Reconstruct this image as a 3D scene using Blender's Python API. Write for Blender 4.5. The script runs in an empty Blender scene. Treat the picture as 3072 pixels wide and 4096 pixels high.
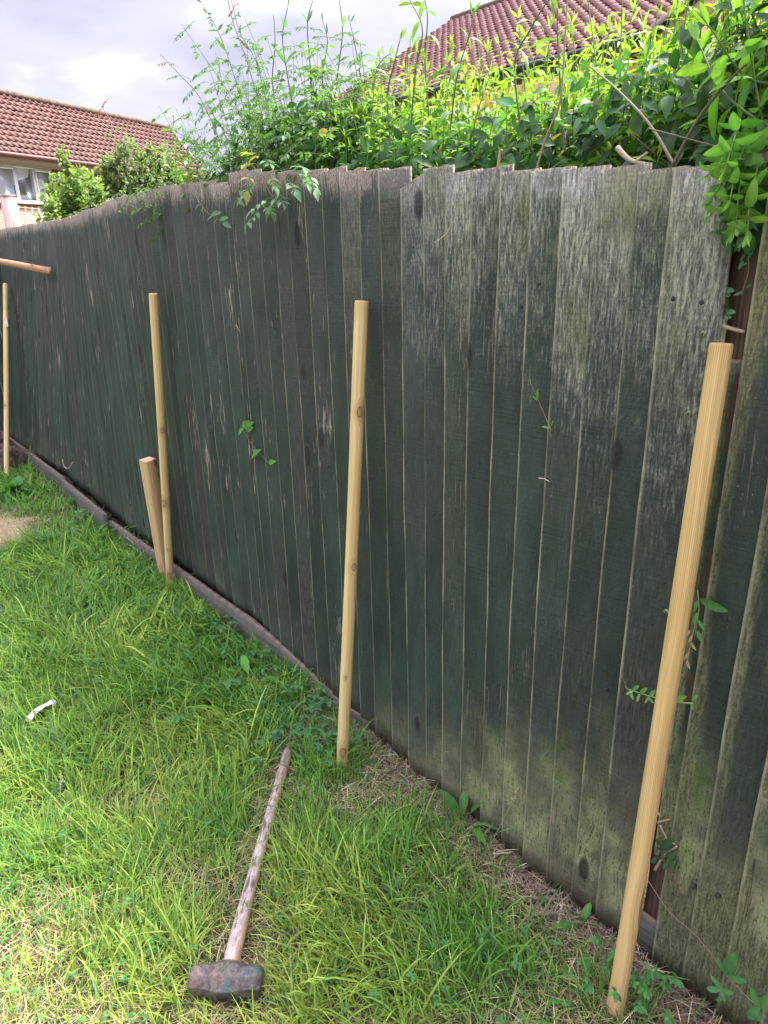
import bpy, math, random
import numpy as np
from mathutils import Vector, Matrix
R = math.radians
SC = bpy.context.scene
COL = SC.collection
rng = np.random.default_rng(7)
random.seed(7)

# ------------------------------------------------------------------ camera
CAMZ, PITCH, ROLL = 1.65, R(20.5), R(-1.4)
cam_d = bpy.data.cameras.new('camera')
cam = bpy.data.objects.new('camera', cam_d); COL.objects.link(cam)
cam_d.sensor_fit = 'VERTICAL'; cam_d.sensor_height = 36; cam_d.lens = 36 * 1534 / 2212
cam_d.clip_start = 0.02; cam_d.clip_end = 2000
cam.matrix_world = Matrix.Translation((0, 0, CAMZ)) @ (Matrix.Rotation(R(90) - PITCH, 4, 'X') @ Matrix.Rotation(ROLL, 4, 'Z'))
SC.camera = cam

# ------------------------------------------------------------------ light
SUN_EL, SUN_AZ = R(58), R(62)          # azimuth from +Y towards +X: beyond the fence
world = bpy.data.worlds.new("World"); SC.world = world; world.use_nodes = True
sd = bpy.data.lights.new('sun', 'SUN'); sd.energy = 3.4; sd.angle = R(20); sd.color = (1, .96, .89)
sun = bpy.data.objects.new('sun', sd); COL.objects.link(sun)
sdir = Vector((math.sin(SUN_AZ) * math.cos(SUN_EL), math.cos(SUN_AZ) * math.cos(SUN_EL), math.sin(SUN_EL)))
sun.rotation_euler = sdir.to_track_quat('Z', 'Y').to_euler()
SC.view_settings.view_transform = 'Standard'; SC.view_settings.look = 'None'
SC.view_settings.gamma = 1; SC.view_settings.use_curve_mapping = False
SC.view_settings.exposure = 2.35

# ------------------------------------------------------------------ node helper
class NT:
    def __init__(s, tree):
        s.t = tree; s.n = tree.nodes; s.l = tree.links
    def put(s, sock, v):
        if isinstance(v, bpy.types.NodeSocket): s.l.new(v, sock)
        elif v is not None:
            if isinstance(v, (tuple, list)) and len(v) == 3 and sock.type == 'RGBA': v = (*v, 1)
            sock.default_value = v
    def math(s, op, a, b=None, c=None, clamp=False):
        n = s.n.new('ShaderNodeMath'); n.operation = op; n.use_clamp = clamp
        s.put(n.inputs[0], a); s.put(n.inputs[1], b); s.put(n.inputs[2], c); return n.outputs[0]
    def add(s, a, b): return s.math('ADD', a, b)
    def mul(s, a, b): return s.math('MULTIPLY', a, b)
    def sub(s, a, b): return s.math('SUBTRACT', a, b)
    def step(s, v, a, b, lo=0., hi=1.):
        n = s.n.new('ShaderNodeMapRange'); n.interpolation_type = 'SMOOTHSTEP'
        if a > b: a, b, lo, hi = b, a, hi, lo
        s.put(n.inputs['Value'], v); n.inputs['From Min'].default_value = a; n.inputs['From Max'].default_value = b
        n.inputs['To Min'].default_value = lo; n.inputs['To Max'].default_value = hi; return n.outputs[0]
    def mix(s, f, a, b, mode='MIX'):
        n = s.n.new('ShaderNodeMix'); n.data_type = 'RGBA'; n.blend_type = mode
        s.put(n.inputs[0], f); s.put(n.inputs[6], a); s.put(n.inputs[7], b); return n.outputs[2]
    def xyz(s, v):
        n = s.n.new('ShaderNodeSeparateXYZ'); s.put(n.inputs[0], v); return n.outputs
    def vec(s, x, y, z):
        n = s.n.new('ShaderNodeCombineXYZ'); s.put(n.inputs[0], x); s.put(n.inputs[1], y); s.put(n.inputs[2], z); return n.outputs[0]
    def coord(s, k='Object'): return s.n.new('ShaderNodeTexCoord').outputs[k]
    def attr(s, name, out='Fac'):
        n = s.n.new('ShaderNodeAttribute'); n.attribute_name = name; return n.outputs[out]
    def noise(s, v, sc, det=3., rough=.55, dist=0.):
        n = s.n.new('ShaderNodeTexNoise'); s.put(n.inputs['Vector'], v); n.inputs['Scale'].default_value = sc
        n.inputs['Detail'].default_value = det; n.inputs['Roughness'].default_value = rough; n.inputs['Distortion'].default_value = dist
        return n.outputs['Fac']
    def voro(s, v, sc, feat='F1'):
        n = s.n.new('ShaderNodeTexVoronoi'); n.feature = feat; s.put(n.inputs['Vector'], v); n.inputs['Scale'].default_value = sc
        return n.outputs
    def bump(s, h, strength=.5, dist=.005, normal=None):
        n = s.n.new('ShaderNodeBump'); s.put(n.inputs['Height'], h); n.inputs['Strength'].default_value = strength
        n.inputs['Distance'].default_value = dist
        if normal is not None: s.put(n.inputs['Normal'], normal)
        return n.outputs[0]

def mat(name):
    m = bpy.data.materials.new(name); m.use_nodes = True
    t = NT(m.node_tree); b = t.n['Principled BSDF']; return m, t, b

def simple(name, col, rough=.6, var=.25, sc=30, bumpd=.002, metal=0.):
    m, t, b = mat(name); c = t.coord()
    nz = t.noise(c, sc, 5)
    dark = tuple(x * (1 - var) for x in col); lite = tuple(min(1, x * (1 + var)) for x in col)
    t.put(b.inputs['Base Color'], t.mix(t.step(nz, .3, .7), dark, lite))
    b.inputs['Roughness'].default_value = rough; b.inputs['Metallic'].default_value = metal
    t.put(b.inputs['Normal'], t.bump(t.noise(c, sc * 4, 4), .6, bumpd)); return m

# ------------------------------------------------------------------ sky
t = NT(world.node_tree); bg = t.n['Background']
sky = t.n.new('ShaderNodeTexSky'); sky.sky_type = 'NISHITA'; sky.sun_disc = False
sky.sun_elevation = SUN_EL; sky.sun_rotation = SUN_AZ
g = t.coord('Generated'); gx, gy, gz = t.xyz(g)
pv = t.vec(gx, gy, t.mul(gz, 2.4))
n1 = t.noise(pv, 2.3, 4, .5, .35); n2 = t.noise(pv, 6.5, 5, .5, .5)
nn = t.add(t.mul(n1, .72), t.mul(n2, .28))
cl = t.mix(t.step(nn, .40, .60), (1.50, 1.53, 2.06), (2.2, 2.22, 2.64))
cl = t.mix(t.step(nn, .56, .66), cl, (3.4, 3.4, 3.55))
cover = t.step(n1, .22, .34)
skc = t.mix(cover, sky.outputs[0], cl)
up = t.step(gz, .30, .95, 1., 4.6)     # an overcast sky is brighter overhead
side = t.step(t.add(t.mul(gx, math.sin(SUN_AZ)), t.mul(gy, math.cos(SUN_AZ))), -.2, 1., 1.0, 1.35)
skc = t.mix(1., skc, t.vec(t.mul(up, side), t.mul(up, side), t.mul(up, side)), 'MULTIPLY')
t.put(bg.inputs[0], skc); bg.inputs[1].default_value = 0.075

# ------------------------------------------------------------------ frames and pixel -> point helpers (photo measured at 3072 x 4096)
DD = np.array([0.62104, -0.78378]); NN = np.array([0.78378, 0.62104]); OO = np.array([0., 2.0633])
FROT = math.atan2(DD[1], DD[0])
def fw(s, off, z):        # fence frame -> world
    return np.array([OO[0] + DD[0] * s + NN[0] * off, OO[1] + DD[1] * s + NN[1] * off, z])
def ray(x, y):
    v = ((x - 1536) / 2840.6, (2048 - y) / 2840.6)
    c, s = math.cos(ROLL), math.sin(ROLL); a, b = c * v[0] - s * v[1], s * v[0] + c * v[1]
    cp, sp = math.cos(PITCH), math.sin(PITCH)
    return np.array([a, cp + b * sp, b * cp - sp])
def at(x, y, z=0.):       # point at height z
    d = ray(x, y); return np.array([0, 0, CAMZ]) + d * ((z - CAMZ) / d[2])
def on(x, y, off=0.):     # point on the vertical plane parallel to the fence
    d = ray(x, y); q = (NN @ OO + off) / (NN @ d[:2]); return np.array([0, 0, CAMZ]) + d * q
def far(x, y, dist):      # point at horizontal distance
    d = ray(x, y); return np.array([0, 0, CAMZ]) + d * (dist / math.hypot(d[0], d[1]))

# ------------------------------------------------------------------ object helpers
def props(o, label=None, cat=None, group=None, kind=None):
    if label: o['label'] = label
    if cat: o['category'] = cat
    if group: o['group'] = group
    if kind: o['kind'] = kind
    return o
def empty(name, loc, rz, label, cat, group=None):
    o = bpy.data.objects.new(name, None); COL.objects.link(o); o.location = loc; o.rotation_euler = (0, 0, rz)
    o.empty_display_size = .1
    return props(o, label, cat, group)
def link(name, me, m, parent=None, loc=None, smooth=False):
    o = bpy.data.objects.new(name, me); COL.objects.link(o)
    if m is not None: me.materials.append(m)
    if parent is not None: o.parent = parent
    if loc is not None: o.location = loc
    if smooth: me.polygons.foreach_set('use_smooth', np.ones(len(me.polygons), bool))
    return o
def fmesh(name, V, F, attrs=None):
    """V (n,3); F (m,4) quads or list of arrays; attrs name->(n,) or (n,3) per vertex"""
    me = bpy.data.meshes.new(name); V = np.asarray(V, np.float32)
    Fs = [np.asarray(f, np.int32) for f in (F if isinstance(F, list) else [F]) if len(f)]
    tot = np.concatenate([np.full(len(f), f.shape[1], np.int32) for f in Fs]); idx = np.concatenate([f.ravel() for f in Fs])
    me.vertices.add(len(V)); me.vertices.foreach_set('co', V.ravel())
    me.loops.add(len(idx)); me.loops.foreach_set('vertex_index', idx)
    me.polygons.add(len(tot)); st = np.zeros(len(tot), np.int32); st[1:] = np.cumsum(tot)[:-1]
    me.polygons.foreach_set('loop_start', st); me.polygons.foreach_set('loop_total', tot)
    me.update(calc_edges=True)
    for k, a in (attrs or {}).items():
        a = np.asarray(a, np.float32)
        if a.ndim == 1: me.attributes.new(k, 'FLOAT', 'POINT').data.foreach_set('value', a)
        else:
            me.attributes.new(k, 'FLOAT_COLOR', 'POINT').data.foreach_set('color', np.hstack([a, np.ones((len(a), 1), np.float32)]).ravel())
    return me
class MB:
    """collects geometry for one mesh"""
    def __init__(s): s.V = []; s.F = {}; s.n = 0; s.A = {}
    def add(s, V, F, **at):
        V = np.asarray(V, float).reshape(-1, 3)
        for f in (F if isinstance(F, list) else [F]):
            f = np.asarray(f); s.F.setdefault(f.shape[1], []).append(f + s.n)
        s.V.append(V)
        for k, a in at.items():
            a = np.asarray(a, float)
            if a.ndim == 0 or (a.ndim == 1 and len(a) == 3 and len(V) != 3): a = np.broadcast_to(a, (len(V),) + a.shape)
            s.A.setdefault(k, []).append(a)
        s.n += len(V)
    def box(s, a, b, M=None, **at):
        x0, y0, z0 = a; x1, y1, z1 = b
        V = np.array([[x0, y0, z0], [x1, y0, z0], [x1, y1, z0], [x0, y1, z0], [x0, y0, z1], [x1, y0, z1], [x1, y1, z1], [x0, y1, z1]], float)
        if M is not None: V = V @ np.array(M)[:3, :3].T + np.array(M)[:3, 3]
        s.add(V, np.array([[0, 3, 2, 1], [4, 5, 6, 7], [0, 1, 5, 4], [1, 2, 6, 5], [2, 3, 7, 6], [3, 0, 4, 7]]), **at)
    def tube(s, P, r, k=6, caps=True, **at):
        P = np.asarray(P, float); n = len(P); r = np.broadcast_to(np.asarray(r, float), (n,))
        T = np.gradient(P, axis=0); T /= np.linalg.norm(T, axis=1)[:, None] + 1e-12
        ref = np.array([0, 0, 1.]) if abs(T[:, 2]).mean() < .8 else np.array([1., 0, 0])
        A = np.cross(T, ref); A /= np.linalg.norm(A, axis=1)[:, None] + 1e-12; B = np.cross(T, A)
        th = np.arange(k) * 2 * math.pi / k
        V = P[:, None, :] + r[:, None, None] * (np.cos(th)[None, :, None] * A[:, None, :] + np.sin(th)[None, :, None] * B[:, None, :])
        i = np.arange(n - 1)[:, None]; j = np.arange(k)[None, :]; j2 = (j + 1) % k
        F = np.stack([i * k + j, i * k + j2, (i + 1) * k + j2, (i + 1) * k + j], -1).reshape(-1, 4)
        Fs = [F]
        if caps: Fs += [np.arange(k)[::-1][None, :], (np.arange(k) + (n - 1) * k)[None, :]]
        s.add(V.reshape(-1, 3), Fs, **at)
    def mesh(s, name):
        V = np.concatenate(s.V); F = [np.concatenate(f) for f in s.F.values()]
        return fmesh(name, V, F, {k: np.concatenate(a) for k, a in s.A.items()})
    def build(s, name, m, parent=None, smooth=False, loc=None):
        return link(name, s.mesh(name), m, parent, loc, smooth)

def unit(v): return v / (np.linalg.norm(v, axis=-1, keepdims=True) + 1e-12)
PROF = {'lance': [(.0, .03), (.15, .45), (.38, 1.), (.62, .85), (.85, .38), (1., .02)],
        'oval': [(.0, .05), (.14, .62), (.4, 1.), (.68, .92), (.9, .48), (1., .03)],
        'heart': [(.0, .35), (.10, .92), (.3, 1.), (.58, .78), (.82, .35), (1., .02)],
        'dock': [(.0, .03), (.22, .22), (.42, .7), (.65, 1.), (.88, .65), (1., .05)]}
def leaves(mb, base, d, up, L, W, col, prof='lance', droop=.5, fold=.25, wave=0.):
    """vectorised leaves: base, d (direction), up (leaf normal hint) (n,3); L, W (n,); col (n,3)"""
    base = np.atleast_2d(base); n = len(base)
    d = unit(np.atleast_2d(d)); up = np.broadcast_to(np.atleast_2d(up), base.shape)
    L = np.broadcast_to(L, (n,)); W = np.broadcast_to(W, (n,)); droop = np.broadcast_to(droop, (n,)); col = np.broadcast_to(np.atleast_2d(col), (n, 3))
    side = unit(np.cross(d, up) + 1e-6); nor = unit(np.cross(side, d))
    pr = PROF[prof]; m = len(pr); V = np.zeros((n, m, 3, 3)); 
    for i, (tt, w) in enumerate(pr):
        ang = droop * tt
        c = base + d * (L * tt * np.cos(ang * .5))[:, None] - nor * (L * tt * np.sin(ang * .7))[:, None]
        ww = (W * w * .5)[:, None]
        wv = wave * np.sin(tt * 17 + np.arange(n)) * W
        V[:, i, 0] = c - side * ww + nor * (ww * fold) + nor * wv[:, None]
        V[:, i, 1] = c
        V[:, i, 2] = c + side * ww + nor * (ww * fold) - nor * wv[:, None]
    i = np.arange(m - 1)[:, None]; j = np.arange(2)[None, :]
    q = np.stack([i * 3 + j, i * 3 + j + 1, (i + 1) * 3 + j + 1, (i + 1) * 3 + j], -1).reshape(-1, 4)
    F = (q[None] + (np.arange(n) * m * 3)[:, None, None]).reshape(-1, 4)
    cv = np.repeat(col[:, None, :], m * 3, 1).reshape(-1, 3)
    # the midrib is a touch paler than the blade
    k = np.tile(np.tile([1., 1.18, 1.], m), n)[:, None]
    mb.add(V.reshape(-1, 3), F, Col=np.clip(cv * k, 0, 1))
def spline(pts, n=10):
    pts = np.asarray(pts, float)
    if len(pts) == 2: return pts[0] + (pts[1] - pts[0]) * np.linspace(0, 1, n)[:, None]
    P = np.vstack([2 * pts[0] - pts[1], pts, 2 * pts[-1] - pts[-2]]); out = []
    for i in range(1, len(P) - 2):
        for t_ in np.linspace(0, 1, n, endpoint=False):
            a, b, c, e = P[i - 1:i + 3]
            out.append(.5 * ((2 * b) + (-a + c) * t_ + (2 * a - 5 * b + 4 * c - e) * t_ ** 2 + (-a + 3 * b - 3 * c + e) * t_ ** 3))
    out.append(pts[-1]); return np.array(out)
def jitcol(c, n, v=.18):
    c = np.array(c)[None, :] * (1 + v * rng.standard_normal((n, 1))) * (1 + .08 * rng.standard_normal((n, 3)))
    return np.clip(c, .004, .95)

# ------------------------------------------------------------------ materials
def leaf_mat(name, rough=.5, tr=.42, spec=.4, tint=(1.15, 1.2, .5)):
    m, t, b = mat(name); c = t.attr('Col', 'Color')
    nz = t.noise(t.coord(), 60, 3)
    c = t.mix(1., c, t.vec(t.step(nz, .25, .75, .82, 1.16), t.step(nz, .25, .75, .85, 1.14), 1.), 'MULTIPLY')
    t.put(b.inputs['Base Color'], c); b.inputs['Roughness'].default_value = rough
    b.inputs['Specular IOR Level'].default_value = spec
    tl = t.n.new('ShaderNodeBsdfTranslucent'); t.put(tl.inputs[0], t.mix(1., c, tint, 'MULTIPLY'))
    mx = t.n.new('ShaderNodeMixShader'); mx.inputs[0].default_value = tr
    t.l.new(b.outputs[0], mx.inputs[1]); t.l.new(tl.outputs[0], mx.inputs[2]); t.l.new(mx.outputs[0], t.n['Material Output'].inputs[0])
    return m
M_leaf = leaf_mat('leaf'); M_grass = leaf_mat('grass_blade', .5, .4, .3, (1.2, 1.15, .6)); M_dry = leaf_mat('dry_straw', .8, .2, .1, (1, 1, 1))
M_stem, tt_, b_ = mat('stem'); tt_.put(b_.inputs['Base Color'], tt_.attr('Col', 'Color')); b_.inputs['Roughness'].default_value = .7

def fence_mat():
    m, t, b = mat('painted_fence_boards')
    P = t.coord(); s, y, z = t.xyz(P); bid = t.attr('bid'); u = t.attr('u'); dt = t.attr('dt')
    zo = t.add(z, t.mul(bid, 23.)); so = t.add(s, t.mul(bid, 7.))
    wob = t.noise(t.vec(t.mul(so, 3.), 0., t.mul(zo, 1.6)), 1., 2)
    sw = t.add(so, t.mul(wob, .035))
    # knots
    kv = t.voro(t.vec(t.mul(so, 7.), 0., t.mul(zo, 2.6)), 1.); kd = kv['Distance']; kr = t.xyz(kv['Color'])[0]
    kon = t.step(kr, .50, .54); knot = t.mul(t.step(kd, .13, .07), kon); halo = t.mul(t.step(kd, .42, .10), kon)
    grain_c = t.vec(t.add(t.mul(sw, 170.), t.mul(halo, 4.5)), 0., t.mul(zo, 22.))
    grain = t.noise(grain_c, 1., 5, .62)
    fine = t.noise(t.vec(t.mul(sw, 330.), 0., t.mul(zo, 110.)), 1., 3, .65)
    saw = t.noise(t.vec(t.mul(so, 6.), 0., t.mul(zo, 150.)), 1., 2, .6)     # cross saw marks
    blot = t.noise(t.vec(t.mul(so, 10.), 0., t.mul(zo, 2.8)), 1., 5, .6)
    big = t.noise(t.vec(t.mul(s, 1.2), 3., t.mul(z, 1.3)), 1., 3, .55)
    rnd = t.noise(t.vec(t.mul(bid, 91.), 0., 0.), 1., 0)
    iso0 = t.noise(t.vec(t.mul(so, 8.), 0., t.mul(zo, 6.)), 1., 6, .62)
    # paint film
    green = t.mix(t.step(blot, .3, .7), (.024, .037, .030), (.046, .069, .055))
    green = t.mix(t.step(t.mul(blot, t.step(z, 1.0, .5, .8, 1.1)), .56, .72), green, (.032, .074, .052))
    brown = t.mix(t.step(grain, .35, .65), (.034, .035, .031), (.064, .064, .057))
    fbr = t.step(t.add(t.add(t.mul(bid, .42), t.mul(big, .8)), t.mul(blot, .6)), 0.86, 1.30)
    col = t.mix(fbr, green, brown)
    dusty = t.mul(t.step(z, .85, 1.8), t.step(t.add(t.mul(big, .6), t.mul(iso0, .4)), .38, .62))
    col = t.mix(t.mul(dusty, .55), col, (.088, .090, .088))
    # weathered right hand boards
    hs = t.step(t.add(s, t.mul(t.sub(bid, .5), .3)), -.22, .38)
    iso = t.noise(t.vec(t.mul(so, 8.), 0., t.mul(zo, 6.)), 1., 6, .62)
    wz = t.add(t.add(z, t.mul(t.sub(iso, .5), .85)), t.add(t.mul(t.sub(bid, .5), .34), t.mul(s, .08)))
    wz = t.add(wz, t.add(t.mul(t.sub(grain, .5), .9), t.mul(t.sub(fine, .5), .5)))
    wm = t.mul(hs, t.step(wz, 1.36, 2.04))
    grey = t.mix(t.step(t.add(t.mul(grain, .6), t.mul(fine, .4)), .36, .64), (.15, .152, .125), (.37, .37, .30))
    grey = t.mix(t.mul(t.step(t.noise(t.vec(t.mul(so, 5.), 1., t.mul(zo, 3.)), 1., 4), .46, .66), .7), grey, (.20, .22, .09))
    grey = t.mix(t.mul(t.step(blot, .47, .36), .6), grey, (.085, .09, .088))
    col = t.mix(wm, col, grey)
    # bare tan wood along the top, running down in streaks
    tz = t.add(dt, t.mul(t.sub(grain, .5), .30))
    tz = t.add(tz, t.mul(t.sub(blot, .5), .12))
    tm = t.mul(t.step(tz, .075, .02), t.step(s, .3, -.15, .12, 1.))
    tm = t.math('MAXIMUM', tm, t.mul(t.step(dt, .009, .003), .9))
    col = t.mix(tm, col, t.mix(t.step(fine, .35, .65), (.15, .118, .09), (.36, .29, .22)))
    # moss and algae near the ground
    mz = t.add(z, t.mul(t.sub(iso, .5), .45)); mzs = t.sub(mz, t.step(s, .05, 1.0, 0., .30))
    mzs = t.add(mzs, t.add(t.mul(t.sub(bid, .5), .20), t.add(t.mul(t.sub(grain, .5), .5), t.mul(t.sub(fine, .5), .25))))
    mm = t.mul(t.step(mzs, .36, -.06), t.step(s, -.25, .55, .25, 1.))
    mossn = t.noise(t.vec(t.mul(s, 9.), 5., t.mul(z, 6.)), 1., 4)
    moss = t.mix(t.step(mossn, .4, .62), (.15, .155, .085), (.31, .325, .17))
    moss = t.mix(t.step(mossn, .58, .68), moss, (.19, .26, .05))
    moss = t.mix(t.step(t.add(t.mul(grain, .5), t.mul(fine, .5)), .50, .38), moss, (.075, .078, .055))
    col = t.mix(mm, col, moss)
    thin = t.mul(t.step(t.add(z, t.mul(t.sub(blot, .5), .12)), .085, .03), t.step(s, -1.2, -.6))
    col = t.mix(t.mul(thin, .75), col, (.17, .155, .105))
    # mossy gap side boards (the next fence section)
    sec = t.attr('sec')
    m2 = t.mul(sec, t.step(t.add(t.noise(t.vec(t.mul(so, 8.), 2., t.mul(zo, 1.4)), 1., 4), t.add(t.step(u, .45, .0, 0., .22), t.add(t.step(z, 1.35, 1.8, 0., .3), t.step(z, .5, .1, 0., .3)))), .54, .72))
    m2c = t.mix(t.step(t.add(t.mul(grain, .5), t.mul(fine, .5)), .38, .62), (.085, .09, .048), (.205, .215, .11))
    col = t.mix(m2, col, m2c)
    # worn board edge
    eg = t.mul(t.step(t.add(u, t.mul(t.sub(fine, .5), .05)), .075, .028), t.step(s, -1.0, -.3, .55, 1.))
    eg = t.mul(eg, t.step(t.noise(t.vec(t.mul(so, 3.), 0., t.mul(zo, 5.)), 1., 3), .33, .6, .15, .9))
    col = t.mix(eg, col, (.33, .325, .21))
    # flaked paint
    ch = t.noise(t.vec(t.mul(sw, 120.), 0., t.mul(zo, 7.)), 1., 4, .7); chz = t.noise(t.vec(t.mul(so, 6.), 9., t.mul(zo, 2.2)), 1., 3, .6)
    cm = t.step(t.add(ch, t.mul(t.sub(chz, .5), .9)), .665, .73)
    cm = t.mul(cm, t.step(s, .3, -.6, .35, 1.))
    specks = t.mul(t.step(t.voro(t.vec(t.mul(so, 110.), 0., t.mul(zo, 60.)), 1.)['Distance'], .13, .06), t.step(chz, .5, .62))
    cm = t.math('MAXIMUM', cm, t.mul(specks, .8))
    col = t.mix(cm, col, (.36, .29, .24))
    scr = t.noise(t.vec(t.add(t.mul(s, 70.), t.mul(z, 35.)), 0., t.mul(z, 5.)), 1., 2); 
    scm = t.mul(t.step(scr, .68, .73), t.mul(t.step(s, .72, .9), t.mul(t.step(z, .15, .35), t.step(z, 1.0, .6))))
    col = t.mix(t.mul(scm, .8), col, (.30, .29, .18))
    # bleached big scars (pinkish bare wood)
    # fine tonal modulation
    k = t.add(t.mul(t.step(grain, .25, .75, .80, 1.20), 1.), t.mul(t.sub(fine, .5), .40))
    col = t.mix(1., col, t.vec(k, k, k), 'MULTIPLY')
    kk = t.step(rnd, .3, .7, .86, 1.15); col = t.mix(1., col, t.vec(kk, kk, kk), 'MULTIPLY')
    col = t.mix(t.mul(knot, .85), col, (.018, .018, .018)); ring = t.math('SINE', t.mul(kd, 70.))
    t.put(b.inputs['Base Color'], col)
    t.put(b.inputs['Roughness'], t.step(grain, .3, .7, .62, .82)); b.inputs['Specular IOR Level'].default_value = .35
    crack = t.mul(t.step(t.noise(t.vec(t.mul(sw, 55.), 4., t.mul(zo, 2.4)), 1., 2, .5), .70, .75), -1.4)
    h = t.add(t.add(t.mul(grain, 1.1), t.mul(fine, .7)), t.add(t.mul(saw, .40), t.add(t.mul(t.mul(ring, halo), .16), t.add(t.mul(knot, -.5), crack))))
    h = t.add(h, t.mul(t.math('MAXIMUM', cm, tm), -.25))
    t.put(b.inputs['Normal'], t.bump(h, 1., .0042))
    return m
M_fence = fence_mat()

def wood_mat(name, c0, c1, knotc=(.22, .09, .03), rib=0, flat=1., knots=()):
    m, t, b = mat(name); P = t.coord(); x, y, z = t.xyz(P)
    wob = t.noise(t.vec(t.mul(x, 8.), t.mul(y, 8.), t.mul(z, 1.3)), 1., 2)
    kv = t.voro(t.vec(t.mul(x, 16.), t.mul(y, 16.), t.mul(z, 3.1)), 1.); kd = kv['Distance']; kon = t.step(t.xyz(kv['Color'])[1], .46, .50)
    halo = t.mul(t.step(kd, .5, .1), kon); knot = t.mul(t.step(kd, .20, .12), kon)
    if knots: halo = t.mul(halo, .3); knot = 0.
    for (kx, ky, kz, kr_) in knots:
        d_ = t.math('SQRT', t.add(t.add(t.math('POWER', t.sub(x, kx), 2.), t.math('POWER', t.sub(y, ky), 2.)), t.math('POWER', t.mul(t.sub(z, kz), .62), 2.)))
        halo = t.math('MAXIMUM', halo, t.step(d_, kr_ * 3.6, kr_ * .7)); rg = t.step(t.math('ABSOLUTE', t.sub(d_, kr_)), kr_ * .34, kr_ * .05)
        knot = t.math('MAXIMUM', knot, t.math('MAXIMUM', t.mul(rg, .95), t.mul(t.step(d_, kr_, kr_ * .6), .45)))
    gr = t.noise(t.vec(t.add(t.mul(x, 130.), t.add(t.mul(wob, 5.), t.mul(halo, 3.))), t.mul(y, 130.), t.mul(z, 1.6)), 1., 3, .55)
    band = t.math('SINE', t.add(t.mul(t.add(x, t.mul(y, .6)), 480.), t.add(t.mul(wob, 22.), t.mul(halo, 13.))))
    f = t.add(t.mul(t.step(gr, .3, .7), .6), t.mul(t.step(band, -1., 1.), .4))
    col = t.mix(f, c0, c1)
    big = t.noise(t.vec(t.mul(x, 4.), t.mul(y, 4.), t.mul(z, 2.2)), 1., 3)
    col = t.mix(t.step(big, .52, .7), col, tuple(a * b_ for a, b_ in zip(c0, (.92, .86, .72))))
    col = t.mix(t.mul(t.mul(halo, t.step(kd, .15, .35)), .35), col, knotc)
    col = t.mix(t.mul(knot, .85), col, knotc)
    dirt = t.step(t.add(z, t.mul(t.noise(P, 30, 3), .12)), .16, .02)
    col = t.mix(t.mul(dirt, .55 * flat), col, (.16, .10, .055))
    if rib:
        fl = t.math('SINE', t.mul(t.math('ARCTAN2', y, x), float(rib))); col = t.mix(t.mul(t.step(fl, .1, -.9, 0., .7), t.step(t.noise(t.vec(t.mul(x, 40.), t.mul(y, 40.), t.mul(z, 3.)), 1., 3), .35, .65)), col, tuple(q * .55 for q in c0)); gr = t.add(gr, t.mul(fl, .4))
    t.put(b.inputs['Base Color'], col); b.inputs['Roughness'].default_value = .68; b.inputs['Specular IOR Level'].default_value = .25
    h = t.add(t.mul(gr, .6), t.mul(knot, .6))
    t.put(b.inputs['Normal'], t.bump(h, .6, .0012)); return m
M_pole = wood_mat('pale_pine', (.52, .34, .15), (.68, .51, .27))
M_pole2 = wood_mat('tan_pine', (.54, .34, .125), (.72, .51, .235), (.30, .13, .04), rib=32)
M_square = wood_mat('sawn_pine', (.52, .31, .15), (.68, .47, .27))
M_batten = wood_mat('red_batten', (.50, .235, .13), (.62, .34, .21), flat=0.)
M_ends = wood_mat('sawn_end', (.62, .40, .24), (.76, .55, .38), flat=0.)
M_brownpost = wood_mat('brown_post', (.045, .027, .020), (.12, .072, .052), (.02, .015, .01), flat=0.)
M_pinkpost = wood_mat('pinkish_post', (.36, .24, .21), (.50, .36, .33), flat=0.)

def gravel_mat():
    m, t, b = mat('gravel_board'); P = t.coord(); x, y, z = t.xyz(P)
    gr = t.noise(t.vec(t.mul(x, 2.), t.mul(y, 90.), t.mul(z, 90.)), 1., 5); N = t.n.new('ShaderNodeNewGeometry').outputs['Normal']
    nz = t.xyz(N)[2]; blot = t.noise(P, 6, 4)
    face = t.mix(t.step(gr, .3, .7), (.036, .036, .030), (.095, .092, .076))
    face = t.mix(t.mul(t.step(blot, .5, .65), .6), face, (.10, .075, .05))
    top = t.mix(t.step(t.math('SINE', t.add(t.mul(x, 95.), t.mul(blot, 7.))), -.2, .6), (.21, .14, .105), (.115, .10, .08))
    top = t.mix(t.step(t.noise(P, 24, 4), .5, .68), top, (.17, .15, .12))
    t.put(b.inputs['Base Color'], t.mix(t.step(nz, .5, .9), face, top)); b.inputs['Roughness'].default_value = .85
    t.put(b.inputs['Normal'], t.bump(gr, .8, .003)); return m
M_gravel = gravel_mat()
M_litterboard = wood_mat('dark_base_board', (.04, .028, .02), (.11, .08, .055), (.02, .02, .02), flat=0.)

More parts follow.
